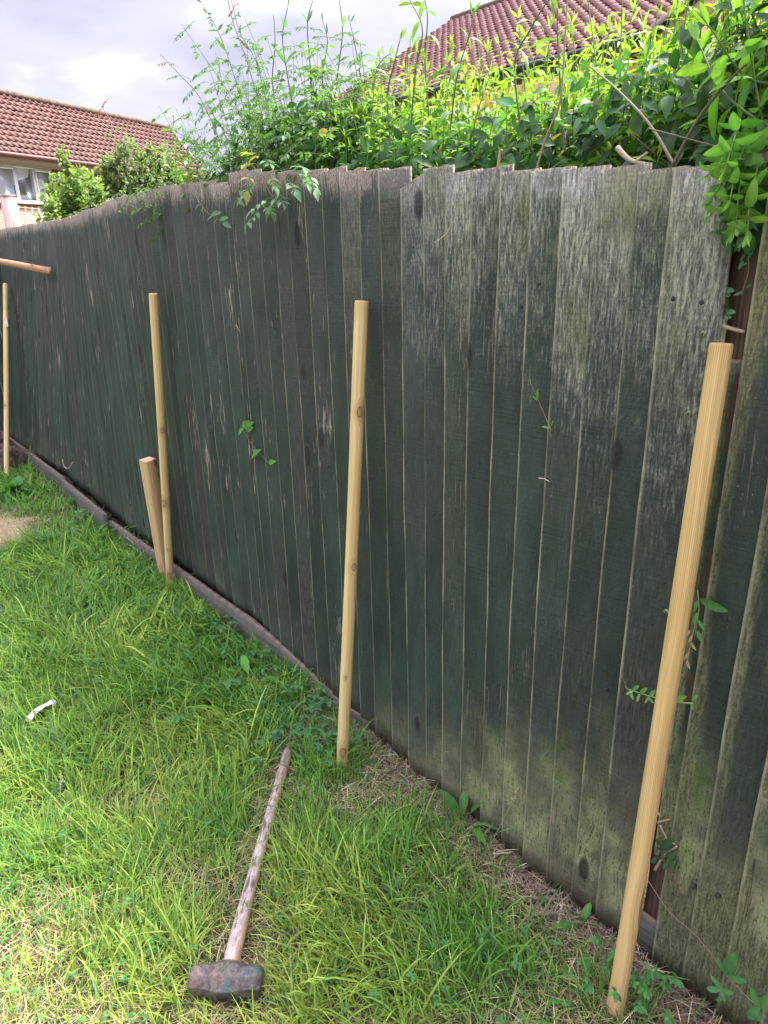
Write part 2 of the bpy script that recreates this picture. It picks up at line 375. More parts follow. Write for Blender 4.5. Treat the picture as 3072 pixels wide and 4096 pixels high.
# ------------------------------------------------------------------ ground
def gnoise(x, y, f, seed=0):
    a = np.sin(x * f * 1.7 + y * f * .9 + seed * 2.3) + np.sin(x * f * -1.1 + y * f * 2.1 + seed * 1.1 + 1.3) + np.sin(x * f * 2.9 - y * f * 1.3 + seed) * .6
    b = np.sin((x * 1.3 + y * 2.2) * f * 2.3 + seed * 4.1 + a)
    return (a + b * .7) / 3.3
def off_of(x, y): return (x - OO[0]) * NN[0] + (y - OO[1]) * NN[1]
def s_of(x, y): return (x - OO[0]) * DD[0] + (y - OO[1]) * DD[1]
def sst(v, a, b):
    t_ = np.clip((v - a) / (b - a), 0, 1); return t_ * t_ * (3 - 2 * t_)
def gh(x, y):
    x = np.asarray(x, float); y = np.asarray(y, float)
    o, s = off_of(x, y), s_of(x, y)
    h = .012 * gnoise(x, y, 3.1, 1) + .006 * gnoise(x, y, 9., 2)
    h -= .035 * np.exp(-((o + .02) / .12) ** 2) * sst(s, -.2, .3)     # sunk strip below the right hand boards
    h += .02 * np.exp(-((o + .35) / .3) ** 2) * sst(s, -.5, -2.)      # long grass bank on the left
    return np.where(np.hypot(x, y) > 12, h * .0, h) - np.where(o > .3, .05, 0)
def axis(a, b, d0, far_): 
    core = np.arange(a, b, d0); return np.unique(np.concatenate([-np.geomspace(-far_[0], -a + d0, 14) if a < 0 else [], core, np.geomspace(b, far_[1], 14)]))
gxs = np.unique(np.concatenate([-np.geomspace(5, 900, 16), np.arange(-5, 2.2, .045), np.geomspace(2.25, 900, 18)]))
gys = np.unique(np.concatenate([-np.geomspace(1.1, 900, 14), np.arange(-1.0, 8, .045), np.geomspace(8.1, 900, 16)]))
X, Y = np.meshgrid(gxs, gys); nx, ny = len(gxs), len(gys)
V = np.stack([X, Y, gh(X, Y)], -1).reshape(-1, 3)
i = np.arange(ny - 1)[:, None] * nx + np.arange(nx - 1)[None, :]
F = np.stack([i, i + 1, i + nx + 1, i + nx], -1).reshape(-1, 4)
m, t, b = mat('soil_and_thatch'); P = t.coord(); x, y, z = t.xyz(P)
n_a = t.noise(P, 7, 5); n_b = t.noise(P, 60, 5); n_c = t.noise(P, 220, 3)
col = t.mix(t.step(n_b, .35, .65), (.035, .035, .016), (.11, .125, .035))
col = t.mix(t.step(n_a, .5, .68), col, t.mix(t.step(n_b, .35, .65), (.13, .09, .05), (.30, .235, .12)))
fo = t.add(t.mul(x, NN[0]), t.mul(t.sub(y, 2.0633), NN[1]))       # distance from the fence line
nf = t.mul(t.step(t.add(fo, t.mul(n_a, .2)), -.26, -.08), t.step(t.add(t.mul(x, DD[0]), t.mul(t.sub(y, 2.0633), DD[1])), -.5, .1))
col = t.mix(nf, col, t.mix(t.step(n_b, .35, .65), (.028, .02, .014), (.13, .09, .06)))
pd = t.math('SQRT', t.add(t.math('POWER', t.add(x, 2.55), 2.), t.math('POWER', t.mul(t.sub(y, 4.12), .9), 2.)))
col = t.mix(t.step(t.add(pd, t.mul(n_a, .3)), .62, .38), col, t.mix(t.step(n_b, .3, .7), (.33, .22, .12), (.52, .40, .24)))
t.put(b.inputs['Base Color'], col); b.inputs['Roughness'].default_value = .95
t.put(b.inputs['Normal'], t.bump(t.add(n_b, t.mul(n_c, .5)), 1., .012))
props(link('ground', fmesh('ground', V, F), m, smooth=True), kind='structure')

# ------------------------------------------------------------------ grass
def ribbons(P0, az, L, W, lift, bend, col, seg=4, twist=None):
    """curved tapering blades. az heading, lift = starting elevation, bend = how far it falls over"""
    n = len(P0); h = np.stack([np.cos(az), np.sin(az), np.zeros(n)], -1); sd_ = np.stack([-np.sin(az), np.cos(az), np.zeros(n)], -1)
    tw = rng.uniform(-1.2, 1.2, n) if twist is None else twist
    V = np.zeros((n, seg + 1, 2, 3)); p = P0.copy(); dl = L / seg
    for k in range(seg + 1):
        e = lift - bend * (k / seg) ** 1.2
        d = h * np.cos(e)[:, None] + np.array([0, 0, 1.]) * np.sin(e)[:, None]
        nrm = -h * np.sin(e)[:, None] + np.array([0, 0, 1.]) * np.cos(e)[:, None]
        a = tw * (k / seg) + .2
        w = (sd_ * np.cos(a)[:, None] + nrm * np.sin(a)[:, None]) * (W * .5 * (1 - (k / seg) ** 2.2 * .93))[:, None]
        V[:, k, 0] = p - w; V[:, k, 1] = p + w
        p = p + d * dl[:, None]
    V[..., 2] = np.maximum(V[..., 2], P0[:, None, None, 2] + .002)
    i = np.arange(seg)[:, None] * 2
    q = np.hstack([i, i + 1, i + 3, i + 2]); F = (q[None] + (np.arange(n) * (seg + 1) * 2)[:, None, None]).reshape(-1, 4)
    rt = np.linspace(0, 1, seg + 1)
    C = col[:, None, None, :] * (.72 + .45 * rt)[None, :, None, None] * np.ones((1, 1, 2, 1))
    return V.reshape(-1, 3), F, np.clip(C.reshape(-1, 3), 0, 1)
def scatter(n, xr, yr):
    return rng.uniform(*xr, n), rng.uniform(*yr, n)
def inview(x, y, pad=.25):
    """keep the lawn in front of the fence, a bit wider than the picture"""
    d = np.hypot(x, y); return (off_of(x, y) < -.03) & (x > -.64 * y - pad - 1.15) & (y > .55) & (s_of(x, y) > -5.7)
gA, gC = [], []; gN = 0; gF = []
def addr(V, F, C):
    global gN
    gA.append(V); gF.append(F + gN); gC.append(C); gN += len(V)
def lushness(x, y):
    o, s = off_of(x, y), s_of(x, y)
    l = .47 + .36 * gnoise(x, y, 2.6, 5) + .34 * gnoise(x, y, 6.5, 9)
    l += .55 * np.exp(-((o + .42) / .30) ** 2) * sst(s, -.6, -1.5)
    l += .15 * sst(-x, .3, 1.0) * sst(y, 1.2, 1.9)
    l -= .42 * sst(o, -.26, -.03) * sst(s, -.5, .2) + .35 * sst(o, -.30, -.10) * sst(s, .2, .7)
    l -= .30 * np.exp(-(((x + .85) / .5) ** 2 + ((y - 1.05) / .22) ** 2))
    l -= 1.4 * np.exp(-(((x + 2.55) / .42) ** 2 + ((y - 4.12) / .42) ** 2))
    l -= .25 * sst(y, 1.35, .9)
    hx, hy = .035, .80; tt = np.clip(((x + .40) * hx + (y - 1.22) * hy) / (hx * hx + hy * hy), 0, 1.05); dd = np.hypot(x + .40 - tt * hx, y - 1.22 - tt * hy)
    return l - .75 * np.exp(-(dd / .06) ** 2)
bands = [((-2.3, 1.3), (.55, 1.7), 60000), ((-3.0, .8), (1.5, 2.7), 66000), ((-4.2, .0), (2.4, 4.0), 76000), ((-6., -1.), (3.7, 7.6), 76000)]
for bi, (xr, yr, n) in enumerate(bands):
    x, y = scatter(n, xr, yr); k = inview(x, y); x, y = x[k], y[k]
    # gather into tufts
    cxs, cys = scatter(len(x) // 22, xr, yr); idx = rng.integers(0, len(cxs), len(x)); tf = rng.random(len(x)) < .55
    rad = rng.normal(0, .022, (2, len(x)))
    x = np.where(tf, cxs[idx] + rad[0], x); y = np.where(tf, cys[idx] + rad[1], y)
    k = inview(x, y); x, y, idx, tf, rad = x[k], y[k], idx[k], tf[k], rad[:, k]
    lu = lushness(x, y); keep = rng.random(len(x)) < np.clip(.35 + lu * .9, .04, 1); x, y, lu, idx, tf, rad = x[keep], y[keep], lu[keep], idx[keep], tf[keep], rad[:, keep]
    n = len(x); P0 = np.stack([x, y, gh(x, y)], -1)
    comb = 2.2 + 1.6 * gnoise(x, y, 1.5, 3) + 1.1 * gnoise(x, y, 5., 4)
    radial = np.arctan2(rad[1], rad[0])
    az = np.where(tf & (rng.random(n) < .6), radial, comb + rng.normal(0, .8, n))
    lush = np.clip(lu, 0, 1.4)
    L = (.036 + .062 * lush) * rng.lognormal(0, .38, n); L = np.clip(L, .02, .24)
    W = (.0029 + .0026 * lush) * rng.uniform(.6, 1.5, n) * (1 + .12 * bi)
    lift = rng.uniform(.55, 1.45, n) * np.where(lush > .8, .85, 1); bend = rng.uniform(.3, 1.9, n) * (.6 + .6 * lush)
    r1 = rng.random(n); yel = np.clip(.5 - .6 * gnoise(x, y, 3., 12) + rng.normal(0, .28, n) + .35 * sst(y, 1.9, .9) - .5 * sst(off_of(x, y), -.8, -.2), 0, 1)[:, None]
    colr = (1 - yel) * np.array([.145, .33, .045]) + yel * np.array([.42, .54, .10])
    blue = (rng.random(n) < .10)[:, None]; colr = np.where(blue, np.array([.10, .22, .10]), colr)
    colr = colr * rng.lognormal(0, .22, (n, 1))
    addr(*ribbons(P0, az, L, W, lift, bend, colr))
for (bx_, by_, nn_) in [(26, 1925, 120), (683, 2368, 260), (1367, 3075, 170), (2459, 4050, 90), (668, 2330, 60)]:
    c_ = at(bx_, by_, 0.); a_ = rng.uniform(0, 6.28, nn_); rr_ = rng.uniform(.018, .07, nn_); x = c_[0] + rr_ * np.cos(a_); y = c_[1] + rr_ * np.sin(a_)
    k = off_of(x, y) < -.05; x, y, a_ = x[k], y[k], a_[k]; n = len(x); yel = rng.random((n, 1))
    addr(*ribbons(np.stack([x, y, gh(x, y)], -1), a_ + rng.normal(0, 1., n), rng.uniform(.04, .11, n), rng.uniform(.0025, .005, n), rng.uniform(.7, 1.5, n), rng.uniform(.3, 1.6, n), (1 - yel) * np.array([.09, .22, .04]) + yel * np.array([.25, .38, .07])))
# tall coarse blades
x, y = scatter(15000, (-2.6, 1.1), (.6, 3.6)); k = inview(x, y) & (rng.random(15000) < np.clip(lushness(x, y) * .6, .05, .6)); x, y = x[k], y[k]; n = len(x)
P0 = np.stack([x, y, gh(x, y)], -1); yel = rng.random((n, 1))
addr(*ribbons(P0, rng.uniform(0, 6.28, n), rng.uniform(.07, .17, n), rng.uniform(.0035, .0065, n), rng.uniform(.4, 1.3, n), rng.uniform(.3, 1.8, n),
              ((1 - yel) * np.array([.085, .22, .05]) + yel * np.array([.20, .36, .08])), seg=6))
grass = link('grass', fmesh('grass', np.concatenate(gA), np.concatenate(gF), {'Col': np.concatenate(gC)}), M_grass)
props(grass, 'thick green lawn grass in uneven tufts in front of the fence', 'grass', kind='stuff')

# dry straw and thatch
gA, gC = [], []; gN = 0; gF = []
for (xr, yr, n, sc_) in [((-1.5, 1.3), (.55, 1.9), 26000, 1.), ((-2.4, .4), (1.8, 3.2), 15000, 1.2), ((-4.2, -.8), (3.0, 6.5), 14000, 1.7)]:
    x, y = scatter(n, xr, yr); k = inview(x, y); x, y = x[k], y[k]
    lu = lushness(x, y); keep = rng.random(len(x)) < np.clip(1.15 - lu, .15, 1.); x, y = x[keep], y[keep]; n = len(x)
    P0 = np.stack([x, y, gh(x, y) + rng.uniform(0, .012, n)], -1)
    c = np.where((rng.random(n) < .5)[:, None], np.array([.60, .49, .28]), np.array([.46, .33, .18])) * rng.lognormal(0, .3, (n, 1))
    addr(*ribbons(P0, rng.uniform(0, 6.28, n), rng.uniform(.02, .08, n), rng.uniform(.0011, .0022, n) * sc_, rng.uniform(.0, .6, n), rng.uniform(.1, 1.4, n), c))
# heaped clippings along the base of the boards
n = 9500; s = rng.uniform(-.9, 1.9, n); o = -np.abs(rng.normal(.0, .10, n)) - .015; p = np.array([fw(a, b_, 0) for a, b_ in zip(s, o)])
p[:, 2] = gh(p[:, 0], p[:, 1]) + rng.uniform(0, .022, n) * np.exp(-(o / .15) ** 2)
pal = np.array([[.36, .28, .19], [.22, .155, .11], [.46, .40, .29], [.10, .07, .05], [.30, .20, .145]])
addr(*ribbons(p, rng.uniform(0, 6.28, n), rng.uniform(.02, .10, n), rng.uniform(.0012, .0032, n), rng.uniform(-.1, .5, n), rng.uniform(0, .9, n), pal[rng.integers(0, 5, n)] * rng.lognormal(0, .25, (n, 1))))
props(link('dry_straw', fmesh('dry_straw', np.concatenate(gA), np.concatenate(gF), {'Col': np.concatenate(gC)}), M_dry),
      'dry tan straw and clippings lying in the lawn and along the fence foot', 'straw', kind='stuff')

# ------------------------------------------------------------------ the fence
def boards(edges, ztop, zbot, name, parent, lean=lambda s: 0., sec=0., offs=0., special=None, over=.016):
    mb = MB(); nz = 26
    for k in range(len(edges) - 1):
        s0, s1 = edges[k], edges[k + 1] + over + rng.uniform(0, .006)
        zt = ztop(.5 * (s0 + s1)) + rng.uniform(-.006, .003); zb = zbot(.5 * (s0 + s1)) + rng.uniform(-.012, .012)
        sl = rng.normal(.0012, .0015); bid = rng.random(); tilt = rng.uniform(-.003, .003); warp = rng.uniform(-.003, .003); ph = rng.uniform(0, 6)
        if special and k in special: zt += special[k][0]; sl += special[k][1]
        zs = np.linspace(zb, zt, nz); bow = warp * np.sin(zs * 1.9 + ph); wig = .0012 * np.sin(zs * 5.3 + ph) + .0007 * np.sin(zs * 13 + ph * 2)
        us = np.array([0., .03, .12, .3, .5, .7, .85, 1.])
        fr = np.interp(us, [0, .03, 1], [-.0185, -.0205, -.0065]) ; bk = np.interp(us, [0, 1], [-.0085, -.0015])
        ns = len(us); W = s1 - s0
        sx = s0 + us[None, :] * W + wig[:, None] * np.where(us < .5, 1., 0)[None, :]
        zz_ = zs[:, None] + (us[None, :] - .5) * sl * (np.arange(nz) == nz - 1)[:, None] * 2 + (rng.normal(0, .0005, ns)[None, :] * (np.arange(nz) == nz - 1)[:, None])
        rip = .0006 * rng.standard_normal((nz, ns))
        lo = lean(sx) * (zz_ / 1.8)
        yf = fr[None, :] + bow[:, None] + rip + tilt + lo + offs; yb = bk[None, :] + bow[:, None] + tilt + lo + offs
        Vf = np.stack([sx, yf, zz_], -1); Vb = np.stack([sx, yb, zz_], -1)
        i = np.arange(nz - 1)[:, None] * ns + np.arange(ns - 1)[None, :]
        Ff = np.stack([i, i + 1, i + ns + 1, i + ns], -1).reshape(-1, 4); N = nz * ns; Fb = Ff[:, ::-1] + N
        a = np.arange(nz - 1) * ns; L_ = np.stack([a + ns, a + ns + N, a + N, a], -1)[:, ::-1]; a2 = a + ns - 1; R_ = np.stack([a2, a2 + N, a2 + ns + N, a2 + ns], -1)
        c = np.arange(ns - 1); B_ = np.stack([c, c + N, c + 1 + N, c + 1], -1); c2 = c + (nz - 1) * ns; T_ = np.stack([c2, c2 + 1, c2 + 1 + N, c2 + N], -1)
        uu = np.concatenate([np.tile(us, nz)] * 2); dtt = np.concatenate([(zt - zz_).ravel()] * 2)
        mb.add(np.concatenate([Vf.reshape(-1, 3), Vb.reshape(-1, 3)]), np.concatenate([Ff, Fb, L_, R_, B_, T_]),
               u=uu, bid=np.full(2 * N, bid), dt=np.maximum(dtt, 0), sec=np.full(2 * N, float(sec)))
    return mb.build(name, M_fence, parent)
Zt = lambda s: float(np.interp(s, [-6, -4.2, -3.0, -2.1, -1.5, -1.0, -.79, -.775, -.2, .16, .41, .64, .81, .95, 2.5], [1.87, 1.87, 1.85, 1.88, 1.90, 1.885, 1.865, 1.905, 1.855, 1.83, 1.805, 1.785, 1.775, 1.765, 1.70]))
Zb = lambda s: float(np.interp(s, [-6, -4.9, -3.8, -2.5, -1.5, -1.0, -.5, -.1, .1, .9, 2], [.04, .035, .10, .065, .075, .07, .055, .02, -.015, -.015, -.02]))
lean = lambda s: .27 * np.clip((-np.asarray(s, float) - 2.0) / 2.4, 0, 1) ** 1.2
fence = empty('board_fence', (OO[0], OO[1], 0), FROT, 'long overlapping board fence painted dark green with bleached boards at its right end', 'fence')
E1 = [.965, .867, .794, .710, .626, .542, .458, .367, .284, .210, .125, .032, -.058, -.143, -.232, -.321, -.417, -.511, -.6, -.69, -.777]
E1 = sorted(E1); kbrk = E1.index(.125)
boards(E1, Zt, Zb, 'board_panel', fence, lean, special={kbrk: (-.028, .02)})
e = -.777; E2 = [e]
while e > -5.68: e -= rng.uniform(.078, .094); E2.append(e)
boards(sorted(E2), Zt, Zb, 'board_panel', fence, lean, offs=.018)
# rails and posts behind the boards
for z in (.35, 1.0, 1.6):
    mb = MB()
    for a, b_ in zip(np.linspace(-5.75, .94, 15)[:-1], np.linspace(-5.75, .94, 15)[1:]):
        y0, y1 = [float(lean(np.array(q))) * z / 1.8 for q in (a, b_)]
        mb.tube([[a - .02, .062 + y0, z], [b_ + .02, .062 + y1, z]], .036, 4)
    mb.build('rail', M_brownpost, fence)
for sp in (-4.5, -2.65, -.80):
    mb = MB(); l_ = float(lean(np.array(sp))); P = spline([[sp, .15, -.1], [sp, .15 + l_, 1.80]], 6); mb.tube(P, .055, 4); mb.build('fence_post', M_brownpost, fence)
mb = MB(); P = np.array([[1.015, .062, z] for z in np.linspace(-.1, 1.78, 30)]); P[:, :2] += .002 * rng.standard_normal((30, 2)); mb.tube(P, .054, 8); mb.build('fence_post', M_brownpost, fence)['label'] = 'bare brown post showing in the gap'
# gravel boards, plus an added dark board in the gap
mb = MB()
for (a, b_, zt, yf, sk) in [(-5.7, -3.63, .135, -.055, .0), (-3.615, -2.62, .150, -.075, -.02), (-2.605, -.10, .120, -.080, .05)]:
    n = 16; ss = np.linspace(a, b_, n); V = []
    for q, si in enumerate(ss):
        f_ = q / (n - 1); y0 = yf + sk * f_ * 1.2; w = .022; zt_ = zt + .010 * f_ + .0015 * math.sin(q * 2.1) - .085 * float(sst(np.array(si), -.95, -.15))
        V += [[si, y0, -.08], [si, y0, zt_], [si, y0 + w, zt_], [si, y0 + w, -.08]]
    i = np.arange(n - 1)[:, None] * 4; j = np.arange(4)[None, :]; j2 = (j + 1) % 4
    F = np.stack([i + j, i + 4 + j, i + 4 + j2, i + j2], -1).reshape(-1, 4)
    m1 = MB(); m1.add(V, [F, np.array([[0, 1, 2, 3]]), np.array([[3, 2, 1, 0]]) + (n - 1) * 4]); m1.build('gravel_board', M_gravel, fence)
m1 = MB(); m1.box((-5.75, .024, -.12), (-.725, .05, .14)); m1.build('gravel_board', M_litterboard, fence)  # dark board added behind to keep the shaded gap dark
m1 = MB(); m1.box((-.72, .004, -.12), (-.1, .03, .10)); m1.box((-.095, .0, -.12), (.98, .03, .02)); m1.build('gravel_board', M_litterboard, fence)
# nails and screws
M_nail = simple('dark_nail', (.045, .042, .038), .8, .4, 200, .0005, .2); M_screw = simple('zinc_screw', (.26, .25, .16), .6, .4, 300, .0005, .4)
M_hole = simple('screw_recess', (.03, .03, .03), .8)
def nail(x, y, parent, r=.0048, kind='nail', off=-.024):
    w = on(x, y, off); sx, z = s_of(w[0], w[1]), w[2]
    mb = MB(); P = np.array([[sx, off + q, z] for q in (.012, .001, -.0008, -.0018)]); mb.tube(P, [r * .95, r, r * .95, r * .5], 14)
    o = mb.build(kind, M_nail if kind == 'nail' else M_screw, parent)
    if kind == 'screw':
        c = MB(); q = r * .55
        for a in (.4, .4 + math.pi / 2):
            ca, sa = math.cos(a), math.sin(a); v = []
            for (px, pz) in ((-q, -r * .13), (q, -r * .13), (q, r * .13), (-q, r * .13)): v.append([sx + px * ca - pz * sa, off - .0024, z + px * sa + pz * ca])
            v2 = [[p_[0], off, p_[2]] for p_ in v]
            c.add(v + v2, np.array([[0, 1, 2, 3], [4, 7, 6, 5], [0, 4, 5, 1], [1, 5, 6, 2], [2, 6, 7, 3], [3, 7, 4, 0]]))
        c.build('screw_slot', M_hole, o)
nail(2693, 1195, fence, off=-.020); nail(2806, 1209, fence, .0050, off=-.013)
nail(2812, 1335, fence, .0052, 'screw', off=-.013); nail(2754, 1655, fence, .0052, 'screw', off=-.015); nail(2664, 2447, fence, .0052, 'screw', off=-.016)
for (x, y) in [(2154, 1135), (2303, 2325), (1735, 2055), (2422, 2760), (1311, 1867), (2080, 1228)]: nail(x, y, fence, .0026, off=-.019)

# next fence section on the right, beyond the gap
fence2 = empty('board_fence', (OO[0], OO[1], 0), FROT, 'mossy green fence section of wide boards at the right edge, beyond the narrow gap', 'fence')
boards([1.035, 1.108, 1.197, 1.285, 1.375, 1.46, 1.55, 1.64, 1.73, 1.82, 1.91, 2.0], lambda s: 1.775 - .03 * (s - 1), lambda s: -.005, 'board_panel', fence2, sec=1., over=.02)
mb = MB(); 
boards([.992, 1.02], lambda s: 1.45, lambda s: .27, 'spacer_board', fence2, sec=1., over=.03, offs=.022)
for z in (.35, 1.0, 1.6):
    mb = MB(); mb.box((1.07, .012, z - .03), (2.3, .05, z + .03)); mb.build('rail', M_brownpost, fence2)
mb = MB(); mb.box((1.10, .02, -.1), (2.3, .055, .10)); mb.build('gravel_board', M_litterboard, fence2)
mb = MB(); mb.box((.965, -.004, -.06), (1.07, .005, .10)); mb.build('offcut_board', M_gravel, fence2)
nail(3020, 1254, fence2, .0042, off=-.018); nail(2773, 3548, fence2, .0055, off=-.017); nail(2868, 3584, fence2, .0055, off=-.016)

# return fence added to darken the far corner
shade_fence = empty('board_fence', (*fw(-5.76, -.02, 0)[:2], 0), FROT + R(90), 'board fence added to shade the far left corner, running towards the viewer', 'fence')
ed = list(np.arange(-3.0, .42, .088)); boards(ed, lambda s: 1.86, lambda s: .03, 'board_panel', shade_fence, sec=0.)
mb = MB(); mb.box((-3., .0, 1.5), (.40, .05, 1.58)); mb.build('rail', M_brownpost, shade_fence); mb = MB(); mb.box((-3., .0, .35), (.40, .05, .43)); mb.build('rail', M_brownpost, shade_fence)

# ------------------------------------------------------------------ leaning poles
def frame_to(a, b):
    zax = unit(b - a); xax = unit(np.cross(np.array([0, 1., .01]), zax)); yax = np.cross(zax, xax)
    M = Matrix(np.vstack([np.column_stack([xax, yax, zax, a]), [0, 0, 0, 1]]).tolist()); return M, float(np.linalg.norm(b - a))
def pole(name, base, top, r, m, label, group, sink=.05, ribs=0, cat='fence post'):
    a = np.array(base, float); b_ = np.array(top, float); a = a - unit(b_ - a) * sink
    M, L = frame_to(a, b_); o = bpy.data.objects.new(name, None); COL.objects.link(o); o.matrix_world = M; props(o, label, cat, group)
    if isinstance(m, tuple):        # knots: seen at these picture points, sunk into this pole's own wood
        Mi = np.linalg.inv(np.array(M)); cl_ = Mi[:3, :3] @ np.array([0, 0, CAMZ]) + Mi[:3, 3]; kn = []
        for (kx, ky, kr_) in m[2]:
            dv = Mi[:3, :3] @ ray(kx, ky); A_, B_, C_ = dv[0]**2 + dv[1]**2, 2 * (cl_[0]*dv[0] + cl_[1]*dv[1]), cl_[0]**2 + cl_[1]**2 - r*r
            tq = (-B_ - math.sqrt(max(B_*B_ - 4*A_*C_, 0))) / (2 * A_); kp = cl_ + dv * tq; kn.append((*kp, kr_))
        m = wood_mat(m[0] + '_knotty', *m[1], knots=kn)
    k = 96 if ribs else 24; th = np.arange(k) * 2 * math.pi / k; n = 60; zs = np.concatenate([np.linspace(0, L - .006, n - 2), [L - .002, L]])
    rr = np.full(n, r); rr[-2] = r * .975; rr[-1] = r * .88
    bow = .0022 * np.sin(zs * 2.3)
    rad = np.ones(k) if not ribs else 1 - .022 * (np.abs(np.sin(th * ribs / 2)) < .35)
    Vx = rr[:, None] * rad[None, :] * np.cos(th)[None, :] + bow[:, None]; Vy = rr[:, None] * rad[None, :] * np.sin(th)[None, :]
    V = np.stack([Vx, Vy, np.repeat(zs[:, None], k, 1)], -1).reshape(-1, 3)
    i = np.arange(n - 1)[:, None]; j = np.arange(k)[None, :]; j2 = (j + 1) % k
    F = np.stack([i * k + j, i * k + j2, (i + 1) * k + j2, (i + 1) * k + j], -1).reshape(-1, 4)
    mb = MB(); mb.add(V, [F, np.arange(k)[::-1][None, :]]); mb.build('shaft', m, o, smooth=True)
    mb = MB(); c = np.stack([r * .88 * np.cos(th) + bow[-1], r * .88 * np.sin(th), np.full(k, L)], -1); ctr = np.array([[bow[-1], 0, L + .0006]])
    mb.add(np.concatenate([c, ctr]), np.array([[q, (q + 1) % k, k] for q in range(k)])); mb.build('cut_end', M_ends, o)
    return o
G = 'round timber stakes leaning on the fence'
r0 = .0195
p1 = pole('timber_stake', at(26, 1925, .0), on(22, 1136, .17), r0, ('stake_a', ((.55, .37, .14), (.76, .58, .29), (.20, .095, .035)), [(20, 1622, .008)]), 'round timber stake at the far left with a white tag near its top', G)
p2 = pole('timber_stake', at(683, 2365, .0), on(614, 1174, -.050), r0, ('stake_b', ((.55, .37, .14), (.76, .58, .29), (.20, .095, .035)), [(650, 1722, .008), (657, 2014, .010), (676, 2305, .011), (672, 2200, .004)]), 'round pale timber stake standing in front of the short square post', G)
p3 = pole('timber_stake', at(1367, 3068, .0), on(1448, 1203, -.048), r0, ('stake_c', ((.55, .37, .14), (.76, .58, .29), (.20, .095, .035)), [(1441, 1648, .0085), (1416, 2268, .007), (1385, 2712, .004), (1372, 3012, .010)]), 'round pale timber stake with a dark knot at mid height, leaning beyond the sledgehammer', G)
p4 = pole('timber_stake', at(2459, 4045, .0), on(2888, 1372, -.046), r0, M_pole2, 'fluted orange tan timber stake, the nearest one, leaning over the gap in the fence', G, ribs=44)
mb = MB(); L1 = 1.48; mb.box((.019, -.012, L1 - .08), (.0205, .012, L1 - .0), None)
V = [[.017, -.022, L1 - .02], [.0195, -.022, L1 - .022], [.036, -.022, L1 - .10], [.018, -.022, L1 - .095]]; V2 = [[a, b_ + .0008, c] for a, b_, c in V]
mb = MB(); mb.add(V + V2, np.array([[0, 1, 2, 3], [7, 6, 5, 4], [0, 4, 5, 1], [1, 5, 6, 2], [2, 6, 7, 3], [3, 7, 4, 0]])); mb.build('paper_tag', simple('white_tag', (.8, .8, .82), .5, .05), p1)
# knot on the third stake's face
# short square post
a = on(668, 2290, -.055); a[2] = 0.; b_ = on(590, 1838, -.085)
M, L = frame_to(a - np.array([0, 0, .05]), b_); o = bpy.data.objects.new('square_post', None); COL.objects.link(o)
o.matrix_world = M @ Matrix.Rotation(R(52), 4, 'Z'); props(o, 'short square sawn timber post wedged between the base board and the fence', 'fence post')
mb = MB(); h = .031
ring = np.array([[-h, -h * .88], [-h * .88, -h], [h * .88, -h], [h, -h * .88], [h, h * .88], [h * .88, h], [-h * .88, h], [-h, h * .88]])
zs = np.linspace(0, L, 14); V = np.concatenate([np.column_stack([ring, np.full(8, z)]) for z in zs]); i = np.arange(13)[:, None] * 8; j = np.arange(8)[None, :]; j2 = (j + 1) % 8
mb.add(V, [np.stack([i + j, i + j2, i + 8 + j2, i + 8 + j], -1).reshape(-1, 4), np.arange(8)[::-1][None, :]]); mb.build('shaft', M_square, o)
mb = MB(); mb.add(np.column_stack([ring, np.full(8, L + .0004)]), np.arange(8)[None, :]); mb.build('cut_end', M_ends, o)
# red batten high on the left
a = on(197, 1082, .105); b_ = on(-330, 985, .10)
dd_ = unit(b_ - a); b_ = a + dd_ * 2.05
M, L = frame_to(a, b_); o = bpy.data.objects.new('timber_batten', None); COL.objects.link(o); o.matrix_world = M
props(o, 'thin reddish timber batten held level across the far left boards', 'batten')
mb = MB(); mb.box((-.020, -.014, 0), (.020, .014, L)); mb.build('shaft', M_batten, o)
mb = MB(); mb.box((-.0198, -.0138, -.001), (.0198, .0138, .0004)); mb.build('cut_end', M_ends, o)

# ------------------------------------------------------------------ sledgehammer
hc = at(905, 3912, .036); he = at(1150, 2990, .022); hd = unit((he - hc) * np.array([1, 1, 0])); ang = math.atan2(hd[1], hd[0])
sh = empty('sledgehammer', (hc[0], hc[1], gh(hc[0], hc[1]) + .0), ang, 'old sledgehammer with worn paint and weathered wooden handle lying in the grass', 'sledgehammer')
# local: +x along the handle, head axis along y
m, t, b = mat('worn_painted_iron'); P = t.coord()
n1 = t.noise(P, 26, 5, .6); n2 = t.noise(P, 70, 5, .65); n3 = t.noise(P, 12, 3)
c = t.mix(t.step(n2, .35, .65), (.060, .048, .045), (.165, .135, .125))
c = t.mix(t.step(n3, .5, .6), c, t.mix(t.step(n2, .3, .7), (.13, .070, .052), (.25, .165, .135)))
c = t.mix(t.step(n1, .56, .62), c, (.035, .115, .10)); c = t.mix(t.step(n2, .68, .74), c, (.40, .42, .38))
t.put(b.inputs['Base Color'], c); b.inputs['Metallic'].default_value = .25; t.put(b.inputs['Roughness'], t.step(n2, .3, .7, .38, .7)); t.put(b.inputs['Normal'], t.bump(t.add(n2, n1), .7, .002)); M_iron = m
mb = MB(); ys = [-.086, -.083, -.077, -.045, -.026, -.014, 0, .014, .026, .045, .077, .083, .086]; hw = [.024, .028, .0315, .0325, .034, .037, .038, .037, .034, .0325, .0315, .028, .024]
k = 8; V = []
for yy, q in zip(ys, hw):
    ex = 1.12 if abs(yy) < .03 else 1.0
    for a in range(k):
        th = (a + .5) * 2 * math.pi / k; cut = 1.06
        V.append([q * cut * math.cos(th) * ex, yy, .036 + q * cut * math.sin(th)])
